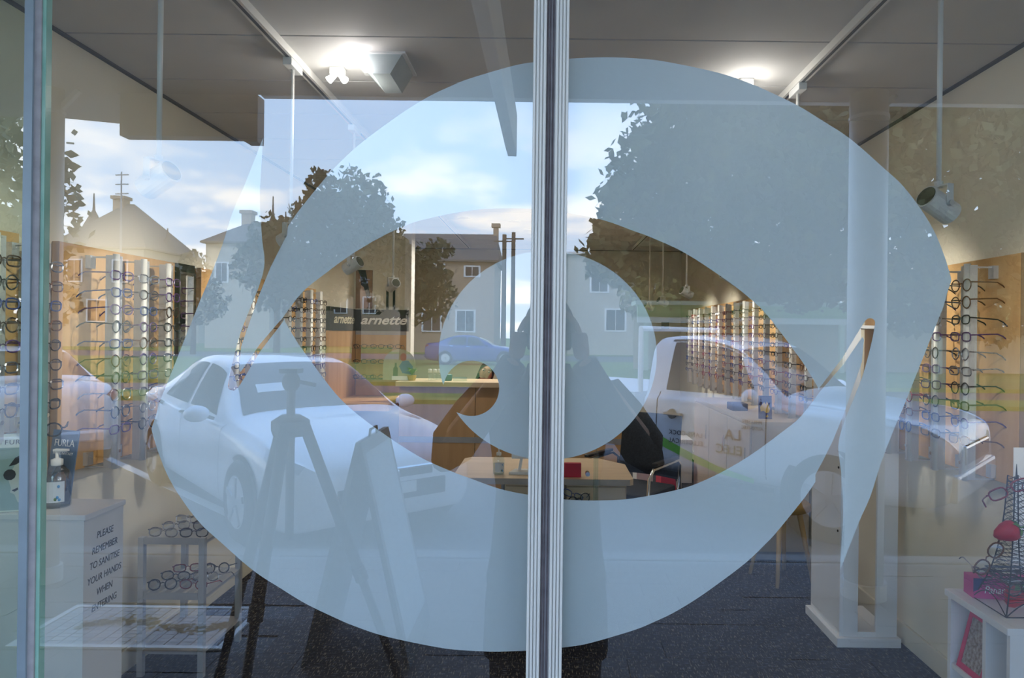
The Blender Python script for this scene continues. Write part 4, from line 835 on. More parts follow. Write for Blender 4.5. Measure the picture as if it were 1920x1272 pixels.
legs = [(lx(-0.095, 0, 0.86), 0.085), (lx(-0.10, 0.02, 0.48), 0.062), (lx(-0.11, 0.0, 0.08), 0.042), (lx(0.095, 0, 0.86), 0.085), (lx(0.10, 0.02, 0.48), 0.062), (lx(0.11, 0.0, 0.08), 0.042)]
skin_mesh('body', [(p_, (r_[0] * 0.85, r_[1] * 0.85) if isinstance(r_, tuple) else r_ * 0.85) for p_, r_ in coat[:10]] + legs, ced + [(0, 10), (10, 11), (11, 12), (0, 13), (13, 14), (14, 15)], M_SKIN, t)
M_COAT = mat('charcoal coat', (0.022, 0.024, 0.028), 0.9, 0, 0.3, 70); ct_ = MB(); n_ = 20
rings = [(0.56, .205, .155), (0.72, .20, .15), (0.92, .18, .135), (1.08, .168, .125), (1.24, .19, .125), (1.36, .205, .115), (1.43, .15, .095), (1.47, .08, .08), (1.50, .07, .07)]
ct_.add([(rx_ * math.cos(2 * math.pi * q / n_), 0.01 + ry_ * math.sin(2 * math.pi * q / n_), z_) for z_, rx_, ry_ in rings for q in range(n_)], [(i_ * n_ + q, i_ * n_ + (q + 1) % n_, (i_ + 1) * n_ + (q + 1) % n_, (i_ + 1) * n_ + q) for i_ in range(len(rings) - 1) for q in range(n_)] + [tuple(range(n_))])
ct_.build('coat', M_COAT, t, smooth=True)
for e in (-1, 1):
    sv = [Vector((e * 0.14, 0, 1.37)), Vector((e * 0.205, 0.0, 1.385)), Vector((e * 0.25, 0.02, 1.33)), Vector((e * 0.318, 0.055, 1.245)), Vector((e * 0.322, 0.07, 1.205)), Vector((e * 0.285, 0.10, 1.235)), Vector((e * 0.19, 0.155, 1.37)), Vector((e * 0.105, 0.205, e0 - 0.09))]
    MB().tube(sv, [0.06, 0.072, 0.068, 0.06, 0.056, 0.055, 0.048, 0.042], 12).build('sleeve', M_COAT, t, smooth=True)
    MB().tube([(e * 0.085, 0, 0.93), (e * 0.095, 0.0, 0.80), (e * 0.10, 0.02, 0.48), (e * 0.108, 0.005, 0.2), (e * 0.11, 0.0, 0.05)], [0.09, 0.102, 0.082, 0.07, 0.068], 14).build('trouser_leg', mat('black denim', (0.016, 0.017, 0.022), 0.9, 0, 0.3, 70), t, smooth=True)
for e in (-1, 1): MB().ell((e * 0.11, 0.06, 0.04), (0.048, 0.135, 0.045), 12, 8).build('shoe', M_BLACK, t, smooth=True)
head(t, Vector((0, 0.07, e0 + 0.0)), 1.0, Matrix.Identity(3), M_HAIR)
for e in (-1, 1): hand(t, (e * 0.10, 0.21, e0 - 0.08), (-e * 0.15, 0.15, 0.95), (-e, 0.1, 0), curl=0.6)
t = thing('camera_body', 'black camera held up to the photographer\'s face', 'camera', (0.0, -1.075, EYE))
MB().box(-0.065, 0.065, -0.025, 0.02, -0.05, 0.035).build('body', M_BLACK, t, bevel=0.006); MB().box(-0.025, 0.025, -0.02, 0.018, 0.035, 0.06).build('viewfinder_hump', M_BLACK, t, bevel=0.006); MB().cyl((0, 0.02, -0.008), (0, 0.075, -0.008), 0.034, 0.037, n=24).build('lens_barrel', M_BLACK, t, smooth=True); MB().cyl((0, 0.0752, -0.008), (0, 0.0765, -0.008), 0.028, n=24).build('front_element', M_TINT, t)
# ================================================================== the street, seen mirrored in the glass
RZ = -0.22                                     # road level
M_ASPH = mat('asphalt', (0.13, 0.13, 0.135), 0.9, 0, 0.2, 8, bump=0.05)
M_CONC = mat('concrete', (0.26, 0.255, 0.25), 0.85, 0, 0.1, 6)
M_PAVER = mat('clay paver', (0.19, 0.17, 0.16), 0.85, 0, 0.15, 7)
M_GRASS = mat('lawn', (0.10, 0.17, 0.025), 0.95, 0, 0, 1.2, c2=(0.22, 0.30, 0.06))
M_LINE = mat('road paint', (0.75, 0.75, 0.74), 0.7, 0, 0.06, 20)
pv = struct('footpath', MB().box(-9, 9, MY(4.85), -0.02, -0.30, GZ - 0.012), M_CONC, 'paved footpath in front of the shop window', 'footpath')
bp_ = MB().box(-0.1985, 0.1985, -0.0988, 0.0988, -0.010, 0).mesh('paver', M_PAVER)
for r in range(12):
    for c in range(22):
        yy = MY(4.78) + 0.2 * r + 0.1; xx = -4.4 + 0.4 * c + (0.2 if r % 2 else 0)
        if -2.75 < xx < -1.55 and MY(3.95) < yy < MY(3.35): continue
        o = link(bp_, 'paver', pv, (xx, yy, GZ - 0.002 + random.uniform(-0.003, 0.002)))
struct('kerb', MB().box(-30, 30, MY(5.02), MY(4.85), -0.40, GZ), M_CONC, 'concrete kerb along the footpath edge', 'kerb', bevel=0.02)
struct('road_near', MB().box(-60, 60, MY(16.2), MY(5.02), RZ - 0.2, RZ), M_ASPH, 'grey asphalt road with angled parking bays', 'road')
struct('verge', MB().box(-60, 60, MY(18.0), MY(16.2), RZ - 0.2, RZ + 0.10), M_GRASS, 'narrow grass verge between the two roads', 'verge')
struct('road_middle', MB().box(-60, 60, MY(21.5), MY(18.0), RZ - 0.2, RZ), M_ASPH, 'second strip of road beyond the verge', 'road')
struct('lawn', MB().box(-60, 60, MY(39), MY(21.5), RZ - 0.2, RZ + 0.12), M_GRASS, 'wide green median lawn across the street', 'lawn')
struct('road_far', MB().box(-60, 60, MY(52), MY(39), RZ - 0.2, RZ), M_ASPH, 'far road in front of the houses', 'road')
struct('ground', MB().box(-150, 150, MY(200), MY(52), RZ - 0.2, RZ + 0.05), M_GRASS, 'grassy ground under the houses across the street', 'ground')
hd = R(43); hv = Vector((math.cos(hd), math.sin(hd), 0)); ln_ = Vector((-hv.y, hv.x, 0))
for i, (cx, D) in enumerate(((-4.2, 7.5),)):
    c = Vector((cx, MY(D), 0)); m_ = MB(); a, b = c - hv * 2.2, c + hv * 2.0
    vs_ = [p_ + ln_ * s * 0.05 + Vector((0, 0, RZ + z)) for z in (0.0, 0.006) for p_ in (a, b) for s in (-1, 1)]
    m_.add(vs_, [(0, 2, 3, 1), (4, 5, 7, 6), (0, 1, 5, 4), (2, 6, 7, 3), (0, 4, 6, 2), (1, 3, 7, 5)])
    tag(m_.build('parking_line', M_LINE), ['white parking line left of the white sedan', 'white parking line between the sedan and the utility truck', 'white parking line right of the utility truck', 'white parking line at far left of the road', 'white parking line at far right of the road'][i], 'road marking', 'angled parking lines')
# paver-filled pit lid on the footpath
t = thing('pit_lid', 'tiled pit lid with a pale frame and leaf litter on footpath', 'pit lid', (-2.70, MY(3.93), GZ - 0.012))
PW, PD = 1.08, 0.52
MB().box(0, PW, 0, PD, 0, 0.006).build('bed', M_CONC, t)
for a in ((0, PW, 0, 0.03), (0, PW, PD - 0.03, PD), (0, 0.03, 0.03, PD - 0.03), (PW - 0.03, PW, 0.03, PD - 0.03)): MB().box(*a, 0.006, 0.016).build('frame_bar', M_ALUW, t)
tm = MB().box(0.003, 0.062, 0.003, 0.040, 0.006, 0.013).mesh('tile', mat('pale tile', (0.55, 0.55, 0.56), 0.7, 0, 0.15, 9))
for r in range(11):
    for c in range(15): link(tm, 'tile', t, (0.035 + c * 0.067, 0.032 + r * 0.0415, 0))
lt = MB()
for k in range(260):
    a = random.random() ** 0.6 * 0.42 * random.choice((-1, 1)); x = 0.62 + a; y = 0.25 + 0.05 * math.sin(a * 9) + random.gauss(0, 0.03); s_ = 0.012; an = random.random() * 6.28
    lt.add([(x + s_ * math.cos(an + q), y + s_ * math.sin(an + q), 0.0145 + 0.003 * random.random()) for q in (0, 1.57, 3.14, 4.71)], [(0, 1, 2, 3)])
lo = lt.build('leaf_litter', mat('leaf litter', (0.06, 0.04, 0.015), 0.9, c2=(0.16, 0.12, 0.03), scale=30), t); lo['kind'] = 'stuff'
# ------------------------------------------------------------------ awning over the footpath
M_SOFF = mat('soffit', (0.30, 0.30, 0.29), 0.8, 0, 0.05, 3)
AE = MY(4.36)
struct('awning', MB().box(-1.86, 8.0, AE, 0.0, 3.0, 3.12), M_SOFF, 'flat awning over the footpath in front of the window', 'awning')
struct('awning_fascia', MB().box(-1.86, 8.0, AE - 0.06, AE, 2.995, 3.45), M_ALUW, 'pale fascia along the outer awning edge', 'fascia')
mb = MB().prism([(-8, 0.0), (-1.86, 0.0), (-1.86, AE), (-2.78, AE), (-2.78, MY(5.15)), (-3.5, MY(4.90)), (-8, MY(4.6))], lambda a, b, k: Vector((a, b, 3.0 + k)), 0.12)
struct('neighbour_awning', mb, M_SOFF, 'neighbouring awning over the footpath at left', 'awning')
t = thing('fascia_sign', 'grey sign box hanging under the awning edge at left', 'sign', (-2.76, AE, 2.70))
MB().prism([(0, 0.03), (0, 0.30), (0.88, 0.30), (0.88, 0.0), (0.80, 0.0), (0.75, 0.03)], lambda a, b, k: Vector((a, -k, b)), 0.10).build('box', M_SOFF, t)
for x in (0.12, 0.70): MB().bar((x, -0.05, 0.28), (x, -0.05, 0.30), 0.03).build('hanger', M_ALU, t)
t = thing('hanging_sign', 'pale under awning sign seen edge on, mirrored left of mullion', 'sign', (-0.245, MY(4.26), 2.60))
MB().box(-0.028, 0.028, 0, 2.55, 0, 0.26).build('sign_box', mat('sign enamel', (0.84, 0.86, 0.82), 0.5), t, bevel=0.004); MB().box(-0.034, -0.028, 0.05, 2.5, 0.02, 0.24).build('sign_face', M_WHITEP, t)
for y in (0.5, 2.05): MB().cyl((0, y, 0.255), (0, y, 0.40), 0.012, n=8).build('hanger', M_ALU, t)
def post(x, D, w, label):
    t = thing('awning_post', label, 'post', (x, MY(D), GZ)); H = 3.0 - GZ
    MB().cyl((0, 0, 0), (0, 0, H), w / 2, n=20).build('shaft', mat('post paint', (0.58, 0.58, 0.56), 0.5), t, smooth=True)
    MB().cyl((0, 0, 0), (0, 0, 0.10), w / 2 + 0.02, n=20).build('base_collar', MATS['post paint'], t); MB().cyl((0, 0, H - 0.16), (0, 0, H - 0.14), w / 2 + 0.006, n=20).build('ring', MATS['post paint'], t)
    MB().bar((0.05, 0, H - 0.12), (0.16, 0, H - 0.005), 0.03).build('bracket', MATS['post paint'], t)
post(1.96, 4.22, 0.225, 'round white awning post mirrored over the right of the eye'); post(-3.14, 4.30, 0.12, 'round white awning post mirrored at the far left')
# ------------------------------------------------------------------ tripod and sandwich board
t = thing('tripod', 'black tripod standing on the footpath, mirrored left of mullion', 'tripod', V(545, 800, 2.3).xy.to_3d() + Vector((0, 0, GZ)))
HZ = V(545, 800, 2.3).z - GZ
M_TRI = mat('tripod black', (0.016, 0.018, 0.022), 0.5)
for k in range(3):
    a = R(92 + 120 * k) if k == 0 else R(92 + 120 * k); e = Vector((math.cos(a), math.sin(a), 0))
    tp, ft = e * 0.045 + Vector((0, 0, HZ)), e * 0.50 + Vector((0, 0, 0.01))
    lg = MB().cyl(tp, tp.lerp(ft, 0.42), 0.019, n=12).build('leg', M_TRI, t, smooth=True)
    MB().cyl(tp.lerp(ft, 0.40), tp.lerp(ft, 0.44), 0.023, n=12).build('clamp', M_TRI, lg); MB().cyl(tp.lerp(ft, 0.42), tp.lerp(ft, 0.75), 0.015, n=10).build('lower_tube', M_TRI, lg, smooth=True)
    MB().cyl(tp.lerp(ft, 0.72), tp.lerp(ft, 0.76), 0.019, n=12).build('clamp', M_TRI, lg); MB().cyl(tp.lerp(ft, 0.75), ft, 0.011, n=10).build('foot_tube', M_TRI, lg, smooth=True)
MB().cyl((0, 0, HZ - 0.38), (0, 0, HZ + 0.13), 0.014, n=12).build('centre_column', M_TRI, t); MB().lathe([(0.055, HZ - 0.03), (0.062, HZ - 0.01), (0.062, HZ + 0.02), (0.03, HZ + 0.04)], n=14).build('shoulder', M_TRI, t)
MB().ell((0, 0, HZ + 0.15), (0.03, 0.03, 0.035), 12, 8).build('ball_head', M_TRI, t, smooth=True); MB().box(-0.03, 0.03, -0.03, 0.03, HZ + 0.18, HZ + 0.195).build('plate', M_TRI, t); MB().cyl((0.03, 0, HZ + 0.15), (0.085, 0, HZ + 0.14), 0.007, n=8).build('knob', M_TRI, t)
sb_ = V(700, 815, 3.5); t = thing('sandwich_board', 'dark folding sandwich board standing on the footpath', 'sign', (sb_.x, sb_.y, GZ)); H = sb_.z - GZ
for s in (-1, 1):
    M_ = Matrix.Translation((0, 0, H)) @ Matrix.Rotation(R(s * 13), 4, 'Y'); ln = H / math.cos(R(13)) - 0.002
    bd = MB().box(-0.012, 0.012, -0.28, 0.28, -ln, 0, M_).build('board', mat('slate board', (0.12, 0.14, 0.15), 0.6), t); MB().box(s * -0.0125 - 0.001, s * -0.0125 + 0.001, -0.24, 0.24, -ln + 0.12, -0.06, M_).build('poster', mat('pale poster', (0.38, 0.45, 0.50), 0.6), bd)
MB().tube([(0, -0.07, H), (0, -0.06, H + 0.035), (0, 0.06, H + 0.035), (0, 0.07, H)], 0.007, 6).build('handle', M_BLACK, t)
# ------------------------------------------------------------------ cars
def cr1(p0, p1, p2, p3, s): return 0.5 * (2 * p1 + (p2 - p0) * s + (2 * p0 - 5 * p1 + 4 * p2 - p3) * s * s + (3 * p1 - p0 - 3 * p2 + p3) * s ** 3)
class Car:
    def __init__(s, st): s.st = st; s.rows = [s.sec(q) for q in st]; s.n = len(st)
    def sec(s, q):
        x, zb, w, zl, wt, zt = q
        pts = [(w * .90, zb), (w * .985, zb + .10), (w, .5 * (zb + zl)), (w * .985, zl - .05), (w * .93, zl + .012), (.5 * (w * .93 + wt) + .012, .5 * (zl + zt)), (wt, zt - .035), (wt * .72, zt - .004), (0, zt + .010)]
        return [Vector((x, a, b)) for a, b in pts]
    def at(s, u, v):
        u = max(0, min(s.n - 1.0001, u)); v = max(0, min(7.9999, v)); i, j = int(u), int(v); fu, fv = u - i, v - j
        def col_(jj):
            jj = max(0, min(8, jj)); g = lambda ii: s.rows[max(0, min(s.n - 1, ii))][jj]
            return cr1(g(i - 1), g(i), g(i + 1), g(i + 2), fu)
        a, b, c = col_(j - 1), col_(j), col_(j + 1); d = col_(j + 2) if j + 2 <= 8 else Vector((b.x, -b.y, b.z))
        return cr1(a, b, c, d, fv)
    def nrm(s, u, v):
        e = 0.03; a = s.at(u + e, v) - s.at(u - e, v); b = s.at(u, v + e) - s.at(u, v - e); n = a.cross(b)
        n = n.normalized() if n.length > 1e-9 else Vector((0, 1, 0)); p = s.at(u, v)
        return n if n.dot(Vector((0, p.y, p.z - 0.5))) > 0 else -n
    def u_of(s, x):
        for i in range(s.n - 1):
            a, b = s.st[i][0], s.st[i + 1][0]
            if a >= x >= b:
                lo, hi = float(i), float(i + 1)
                for _ in range(24):
                    m_ = .5 * (lo + hi)
                    if s.at(m_, 2).x > x: lo = m_
                    else: hi = m_
                return lo
        return 0.0
    def body(s, parent, m):
        nu, nv = (s.n - 1) * 4, 24; mb = MB(); vs_ = []
        for i in range(nu + 1):
            L = [s.at((s.n - 1) * i / nu, 8 * j / nv) for j in range(nv + 1)]; L[-1].y = 0
            vs_ += L + [Vector((q.x, -q.y, q.z)) for q in reversed(L[:-1])]
        k = 2 * nv + 1; fs_ = [(i * k + j, i * k + j + 1, (i + 1) * k + j + 1, (i + 1) * k + j) for i in range(nu) for j in range(k - 1)]
        fs_ += [(i * k, (i + 1) * k, (i + 1) * k + k - 1, i * k + k - 1) for i in range(nu)] + [tuple(range(k)), tuple(nu * k + j for j in range(k - 1, -1, -1))]
        mb.add(vs_, fs_); return mb.build('body', m, parent, smooth=True)
    def patch(s, name, x0, x1, v0, v1, m, parent, side=1, off=0.006, nu=10, nv=6, x0b=None, x1b=None):
        """a panel on the skin between stations x0..x1 (top edge x0b..x1b) and heights v0..v1; side 0 spans across the car"""
        x0b = x0 if x0b is None else x0b; x1b = x1 if x1b is None else x1b; mb = MB(); vs_ = []
        vv = [v0 + (v1 - v0) * j / nv for j in range(nv + 1)]
        for i in range(nu + 1):
            L = []
            for v in vv:
                f = (v - v0) / (v1 - v0); xa = x0 + (x0b - x0) * f; xb = x1 + (x1b - x1) * f; u = s.u_of(xa + (xb - xa) * i / nu)
                L.append(s.at(u, v) + s.nrm(u, v) * off)
            if side == 0:
                L[-1].y = 0; L = L + [Vector((q.x, -q.y, q.z)) for q in reversed(L[:-1])]
            elif side < 0: L = [Vector((q.x, -q.y, q.z)) for q in L]
            vs_ += L
        k = len(vs_) // (nu + 1); mb.add(vs_, [(i * k + j, i * k + j + 1, (i + 1) * k + j + 1, (i + 1) * k + j) for i in range(nu) for j in range(k - 1)])
        o = mb.build(name, m, parent, smooth=True); return o
M_TYRE = mat('tyre rubber', (0.018, 0.018, 0.019), 0.85); M_RIM = mat('alloy rim', (0.55, 0.56, 0.58), 0.3, 0.7); M_CGL = mat('car window', (0.02, 0.022, 0.026), 0.06, spec=0.7); M_SEAM = mat('panel gap', (0.10, 0.10, 0.11), 0.6); M_LAMP = mat('headlamp', (0.45, 0.48, 0.50), 0.1, spec=0.8); M_TAIL = mat('tail lamp', (0.30, 0.01, 0.01), 0.2); M_ARCH = mat('wheel arch', (0.015, 0.015, 0.015), 0.9)
def wheel(parent, x, y, r, w=0.2):
    s = 1 if y > 0 else -1; Mx = Matrix.Rotation(R(90), 3, 'X'); c = Vector((x, y, r))
    ty = MB().lathe([(r * .62, -w / 2), (r * .93, -w / 2), (r, -w * .36), (r, w * .36), (r * .93, w / 2), (r * .62, w / 2)], c, 28, Mx).build('wheel', M_TYRE, parent, smooth=True)
    oy = y + s * (w / 2 + 0.004); MB().cyl((x, oy - s * 0.02, r), (x, oy - s * 0.001, r), r * .63, n=28).build('rim', M_ALU, ty)
    for k in range(5):
        a = R(72 * k + 15); MB().bar((x, oy + s * 0.004, r), (x + r * .6 * math.cos(a), oy + s * 0.004, r + r * .6 * math.sin(a)), r * .15, 0.02, up=(0, 1, 0)).build('spoke', M_RIM, ty)
    MB().cyl((x, y + s * w / 2, r), (x, oy + s * 0.006, r), r * .14, n=14).build('hub_cap', M_RIM, ty)
def arch_disc(parent, x, y, r): MB().cyl((x, y - 0.004, r * 0.96), (x, y + 0.004, r * 0.96), r * 1.16, n=28).build('wheel_arch', M_ARCH, parent)
SED = [(2.22, .34, .56, .56, .46, .60), (2.16, .22, .74, .66, .62, .70), (1.95, .18, .88, .72, .74, .79), (1.45, .18, .925, .80, .76, .895), (0.92, .18, .935, .87, .75, .975), (0.50, .18, .935, .895, .67, 1.20), (0.05, .18, .935, .90, .61, 1.39), (-0.45, .18, .935, .905, .60, 1.45), (-0.95, .18, .935, .92, .595, 1.43), (-1.40, .18, .93, .945, .61, 1.31), (-1.85, .19, .92, .965, .70, 1.11), (-2.2, .21, .89, .96, .72, 1.07), (-2.40, .28, .82, .92, .64, 1.02), (-2.47, .38, .70, .84, .54, .92)]
def sedan(loc, rz, paint, label, name='sedan', group=None):
    c = Car(SED); t = thing(name, label, 'car', loc, rz, group); c.body(t, paint)
    c.patch('windscreen', 0.88, 0.10, 6.05, 8, M_CGL, t, 0); c.patch('permit_card', 0.62, 0.50, 6.9, 7.5, M_WHITEP, t, 1, 0.009, 3, 3); c.patch('rear_window', -1.12, -1.80, 6.05, 8, M_CGL, t, 0)
    for s in (1, -1):
        c.patch('front_window', 0.52, -0.36, 4.25, 5.75, M_CGL, t, s, x0b=0.16, x1b=-0.36); c.patch('rear_side_window', -0.44, -1.34, 4.25, 5.75, M_CGL, t, s, x1b=-1.12)
        for x in (0.86, -0.40, -1.30): c.patch('door_seam', x, x - 0.012, 0.8, 4.1, M_SEAM, t, s, 0.002, 1, 10)
        for x in (-0.24, -1.06): c.patch('door_handle', x, x - 0.17, 3.15, 3.4, M_CHROME, t, s, 0.03, 4, 2)
        c.patch('headlamp', 2.14, 1.80, 3.2, 4.6, M_LAMP, t, s, 0.006, 6, 4, x1b=1.70); c.patch('tail_lamp', -2.26, -2.44, 3.0, 4.4, M_TAIL, t, s, 0.006, 4, 4)
        m_ = MB().ell((0.58, s * 1.04, 0.97), (0.08, 0.11, 0.075), 12, 8).build('door_mirror', paint, t, smooth=True); MB().bar((0.58, s * 0.90, 0.92), (0.58, s * 0.98, 0.95), 0.05, 0.03).build('mirror_arm', M_BLACK, m_)
        for x in (1.40, -1.42): arch_disc(t, x, s * 0.925, 0.335); wheel(t, x, s * 0.86, 0.335)
    MB().box(2.17, 2.24, -0.48, 0.48, 0.36, 0.50).build('lower_grille', M_ARCH, t, bevel=0.01); MB().box(2.15, 2.225, -0.36, 0.36, 0.535, 0.60).build('grille', M_ARCH, t, bevel=0.01); g = MB().tube([(2.21, -0.37, 0.61), (2.235, 0, 0.615), (2.21, 0.37, 0.61)], 0.012, 6).build('grille_trim', M_CHROME, t); MB().ell((2.24, 0, 0.57), (0.012, 0.045, 0.045), 12, 6).build('badge', M_CHROME, t)
    MB().box(2.235, 2.248, -0.19, 0.19, 0.41, 0.50).build('number_plate', M_WHITEP, t); MB().box(-2.485, -2.465, -0.19, 0.19, 0.62, 0.72).build('number_plate', M_WHITEP, t); MB().box(-2.50, -2.35, -0.7, 0.7, 0.36, 0.50).build('rear_bumper', paint, t, bevel=0.03)
    return t
M_CARW = mat('white car paint', (0.82, 0.83, 0.86), 0.18, 0, 0.01, 2, coat=0.6); M_CARB = mat('blue car paint', (0.05, 0.08, 0.32), 0.2, 0, 0.02, 2, coat=0.6)
sedan((-2.72, MY(7.15), RZ), R(48), M_CARW, 'white sedan parked at an angle, mirrored in the left pane')
sedan((-7.6, MY(9.4), RZ), hd + R(180), M_CARW, 'white sedan mirrored at the far left, tail showing')
sedan((-3.6, MY(34.0), RZ + 0.12), R(0), M_CARB, 'small blue car driving past on the far side of lawn')
UTE = [(2.50, .50, .60, .78, .52, .84), (2.42, .42, .82, .92, .72, .98), (2.15, .38, .89, 1.02, .76, 1.08), (1.65, .37, .905, 1.06, .77, 1.14), (1.22, .37, .905, 1.09, .76, 1.19), (0.94, .37, .905, 1.10, .70, 1.42), (0.66, .37, .905, 1.11, .66, 1.62), (0.36, .37, .905, 1.11, .65, 1.70), (0.04, .37, .905, 1.11, .65, 1.715), (-0.20, .37, .90, 1.11, .66, 1.69), (-0.28, .40, .88, 1.10, .66, 1.64)]
c = Car(UTE); UT = thing('utility_truck', 'white utility truck with green stripe, mirrored in the right pane', 'utility truck', (1.78, MY(7.45), RZ), hd); t = UT; c.body(t, M_CARW)
c.patch('windscreen', 1.18, 0.70, 6.05, 8, M_CGL, t, 0)
MB().box(-0.30, -0.285, -0.58, 0.58, 1.20, 1.60).build('rear_window', M_CGL, t)
M_GREEN = mat('lime green vinyl', (0.16, 0.55, 0.04), 0.4)
for s in (1, -1):
    c.patch('door_window', 0.98, -0.04, 4.2, 5.8, M_CGL, t, s, x0b=0.70, x1b=-0.02)
    for x in (1.06, -0.10): c.patch('door_seam', x, x - 0.012, 0.8, 4.1, M_SEAM, t, s, 0.002, 1, 10)
    c.patch('window_surround', 0.74, -0.06, 5.86, 5.95, M_SEAM, t, s, 0.003, 10, 1)
    MB().bar((0.0, s * 0.925, 0.94), (0.20, s * 0.925, 0.94), 0.035, 0.025).build('door_handle', mat('bronze handle', (0.28, 0.22, 0.19), 0.3, 0.6), t)
    MB().cyl((0.08, s * 0.90, 0.94), (0.08, s * 0.918, 0.94), 0.05, n=12).build('handle_cup', M_SEAM, t)
    c.patch('headlamp', 2.38, 2.0, 3.2, 4.6, M_LAMP, t, s, 0.006, 6, 4); m_ = MB().ell((0.98, s * 1.06, 1.16), (0.08, 0.11, 0.09), 12, 8).build('door_mirror', M_CARW, t, smooth=True); MB().bar((0.98, s * 0.88, 1.11), (0.98, s * 0.98, 1.13), 0.05, 0.03).build('mirror_arm', M_BLACK, m_)
    for x in (1.62, -1.5): arch_disc(t, x, s * 0.90, 0.37); wheel(t, x, s * 0.83, 0.37)
    st_ = MB(); gx = [(-0.26, 0.80, 0.70), (0.0, 0.69, 0.60), (0.3, 0.58, 0.505), (0.6, 0.49, 0.43), (0.95, 0.43, 0.39)]
    for (xa, a1, a0_), (xb, b1, b0_) in zip(gx, gx[1:]): st_.add([(xa, s * 0.914, a0_), (xb, s * 0.914, b0_), (xb, s * 0.914, b1), (xa, s * 0.914, a1), (xa, s * 0.908, a0_), (xb, s * 0.908, b0_), (xb, s * 0.908, b1), (xa, s * 0.908, a1)], [(0, 1, 2, 3), (4, 7, 6, 5), (0, 4, 5, 1), (3, 2, 6, 7)])
    st_.build('green_stripe', M_GREEN, t)
    MB().box(-0.26, 1.15, s * 0.90 - 0.03, s * 0.90 + 0.03, 0.33, 0.38).build('side_step', M_BLACK, t)
MB().box(2.44, 2.52, -0.7, 0.7, 0.44, 0.66).build('bumper', M_CARW, t, bevel=0.03); MB().box(2.40, 2.515, -0.42, 0.42, 0.70, 0.86).build('grille', M_CHROME, t, bevel=0.02)
for a in ((-2.75, -0.36, -0.92, 0.92, 0.72, 0.78), (-2.75, -0.36, 0.88, 0.92, 0.78, 1.12), (-2.75, -0.36, -0.92, -0.88, 0.78, 1.12), (-2.75, -2.71, -0.88, 0.88, 0.78, 1.12), (-0.40, -0.36, -0.88, 0.88, 0.78, 1.12)): MB().box(*a).build('tray_side', M_CARW, t)
MB().box(-2.7, -0.3, -0.40, 0.40, 0.45, 0.72).build('chassis', M_ARCH, t)
MB().tube([(-0.38, -0.8, 1.1), (-0.38, -0.8, 1.78), (-0.38, 0.8, 1.78), (-0.38, 0.8, 1.1)], 0.03, 8).build('headboard', M_ALUW, t)
M_BINK = mat('brown vinyl', (0.22, 0.10, 0.05), 0.5); M_OLV = mat('olive vinyl', (0.30, 0.27, 0.12), 0.5)
for body_, sz, x, z, m_, sp in (('LA', 0.14, 0.74, 0.80, M_BINK, 1.1), ('ELEC', 0.12, 0.70, 0.66, M_OLV, 1.05), ('LANE-COCK', 0.062, 0.24, 0.76, M_INK, 1.1), ('ELECTRICAL', 0.062, 0.24, 0.68, M_INK, 1.15), ('PHILLSEN', 0.045, 0.93, 0.94, M_BINK, 1.0), ('AUTO-ELEC', 0.04, 0.93, 0.885, M_BINK, 1.0)):
    text('lettering', body_, sz, basis((x, 0.9165, z), (-1, 0, 0), (0, 0, 1)), m_, t, spacing=sp, bold=0.001)
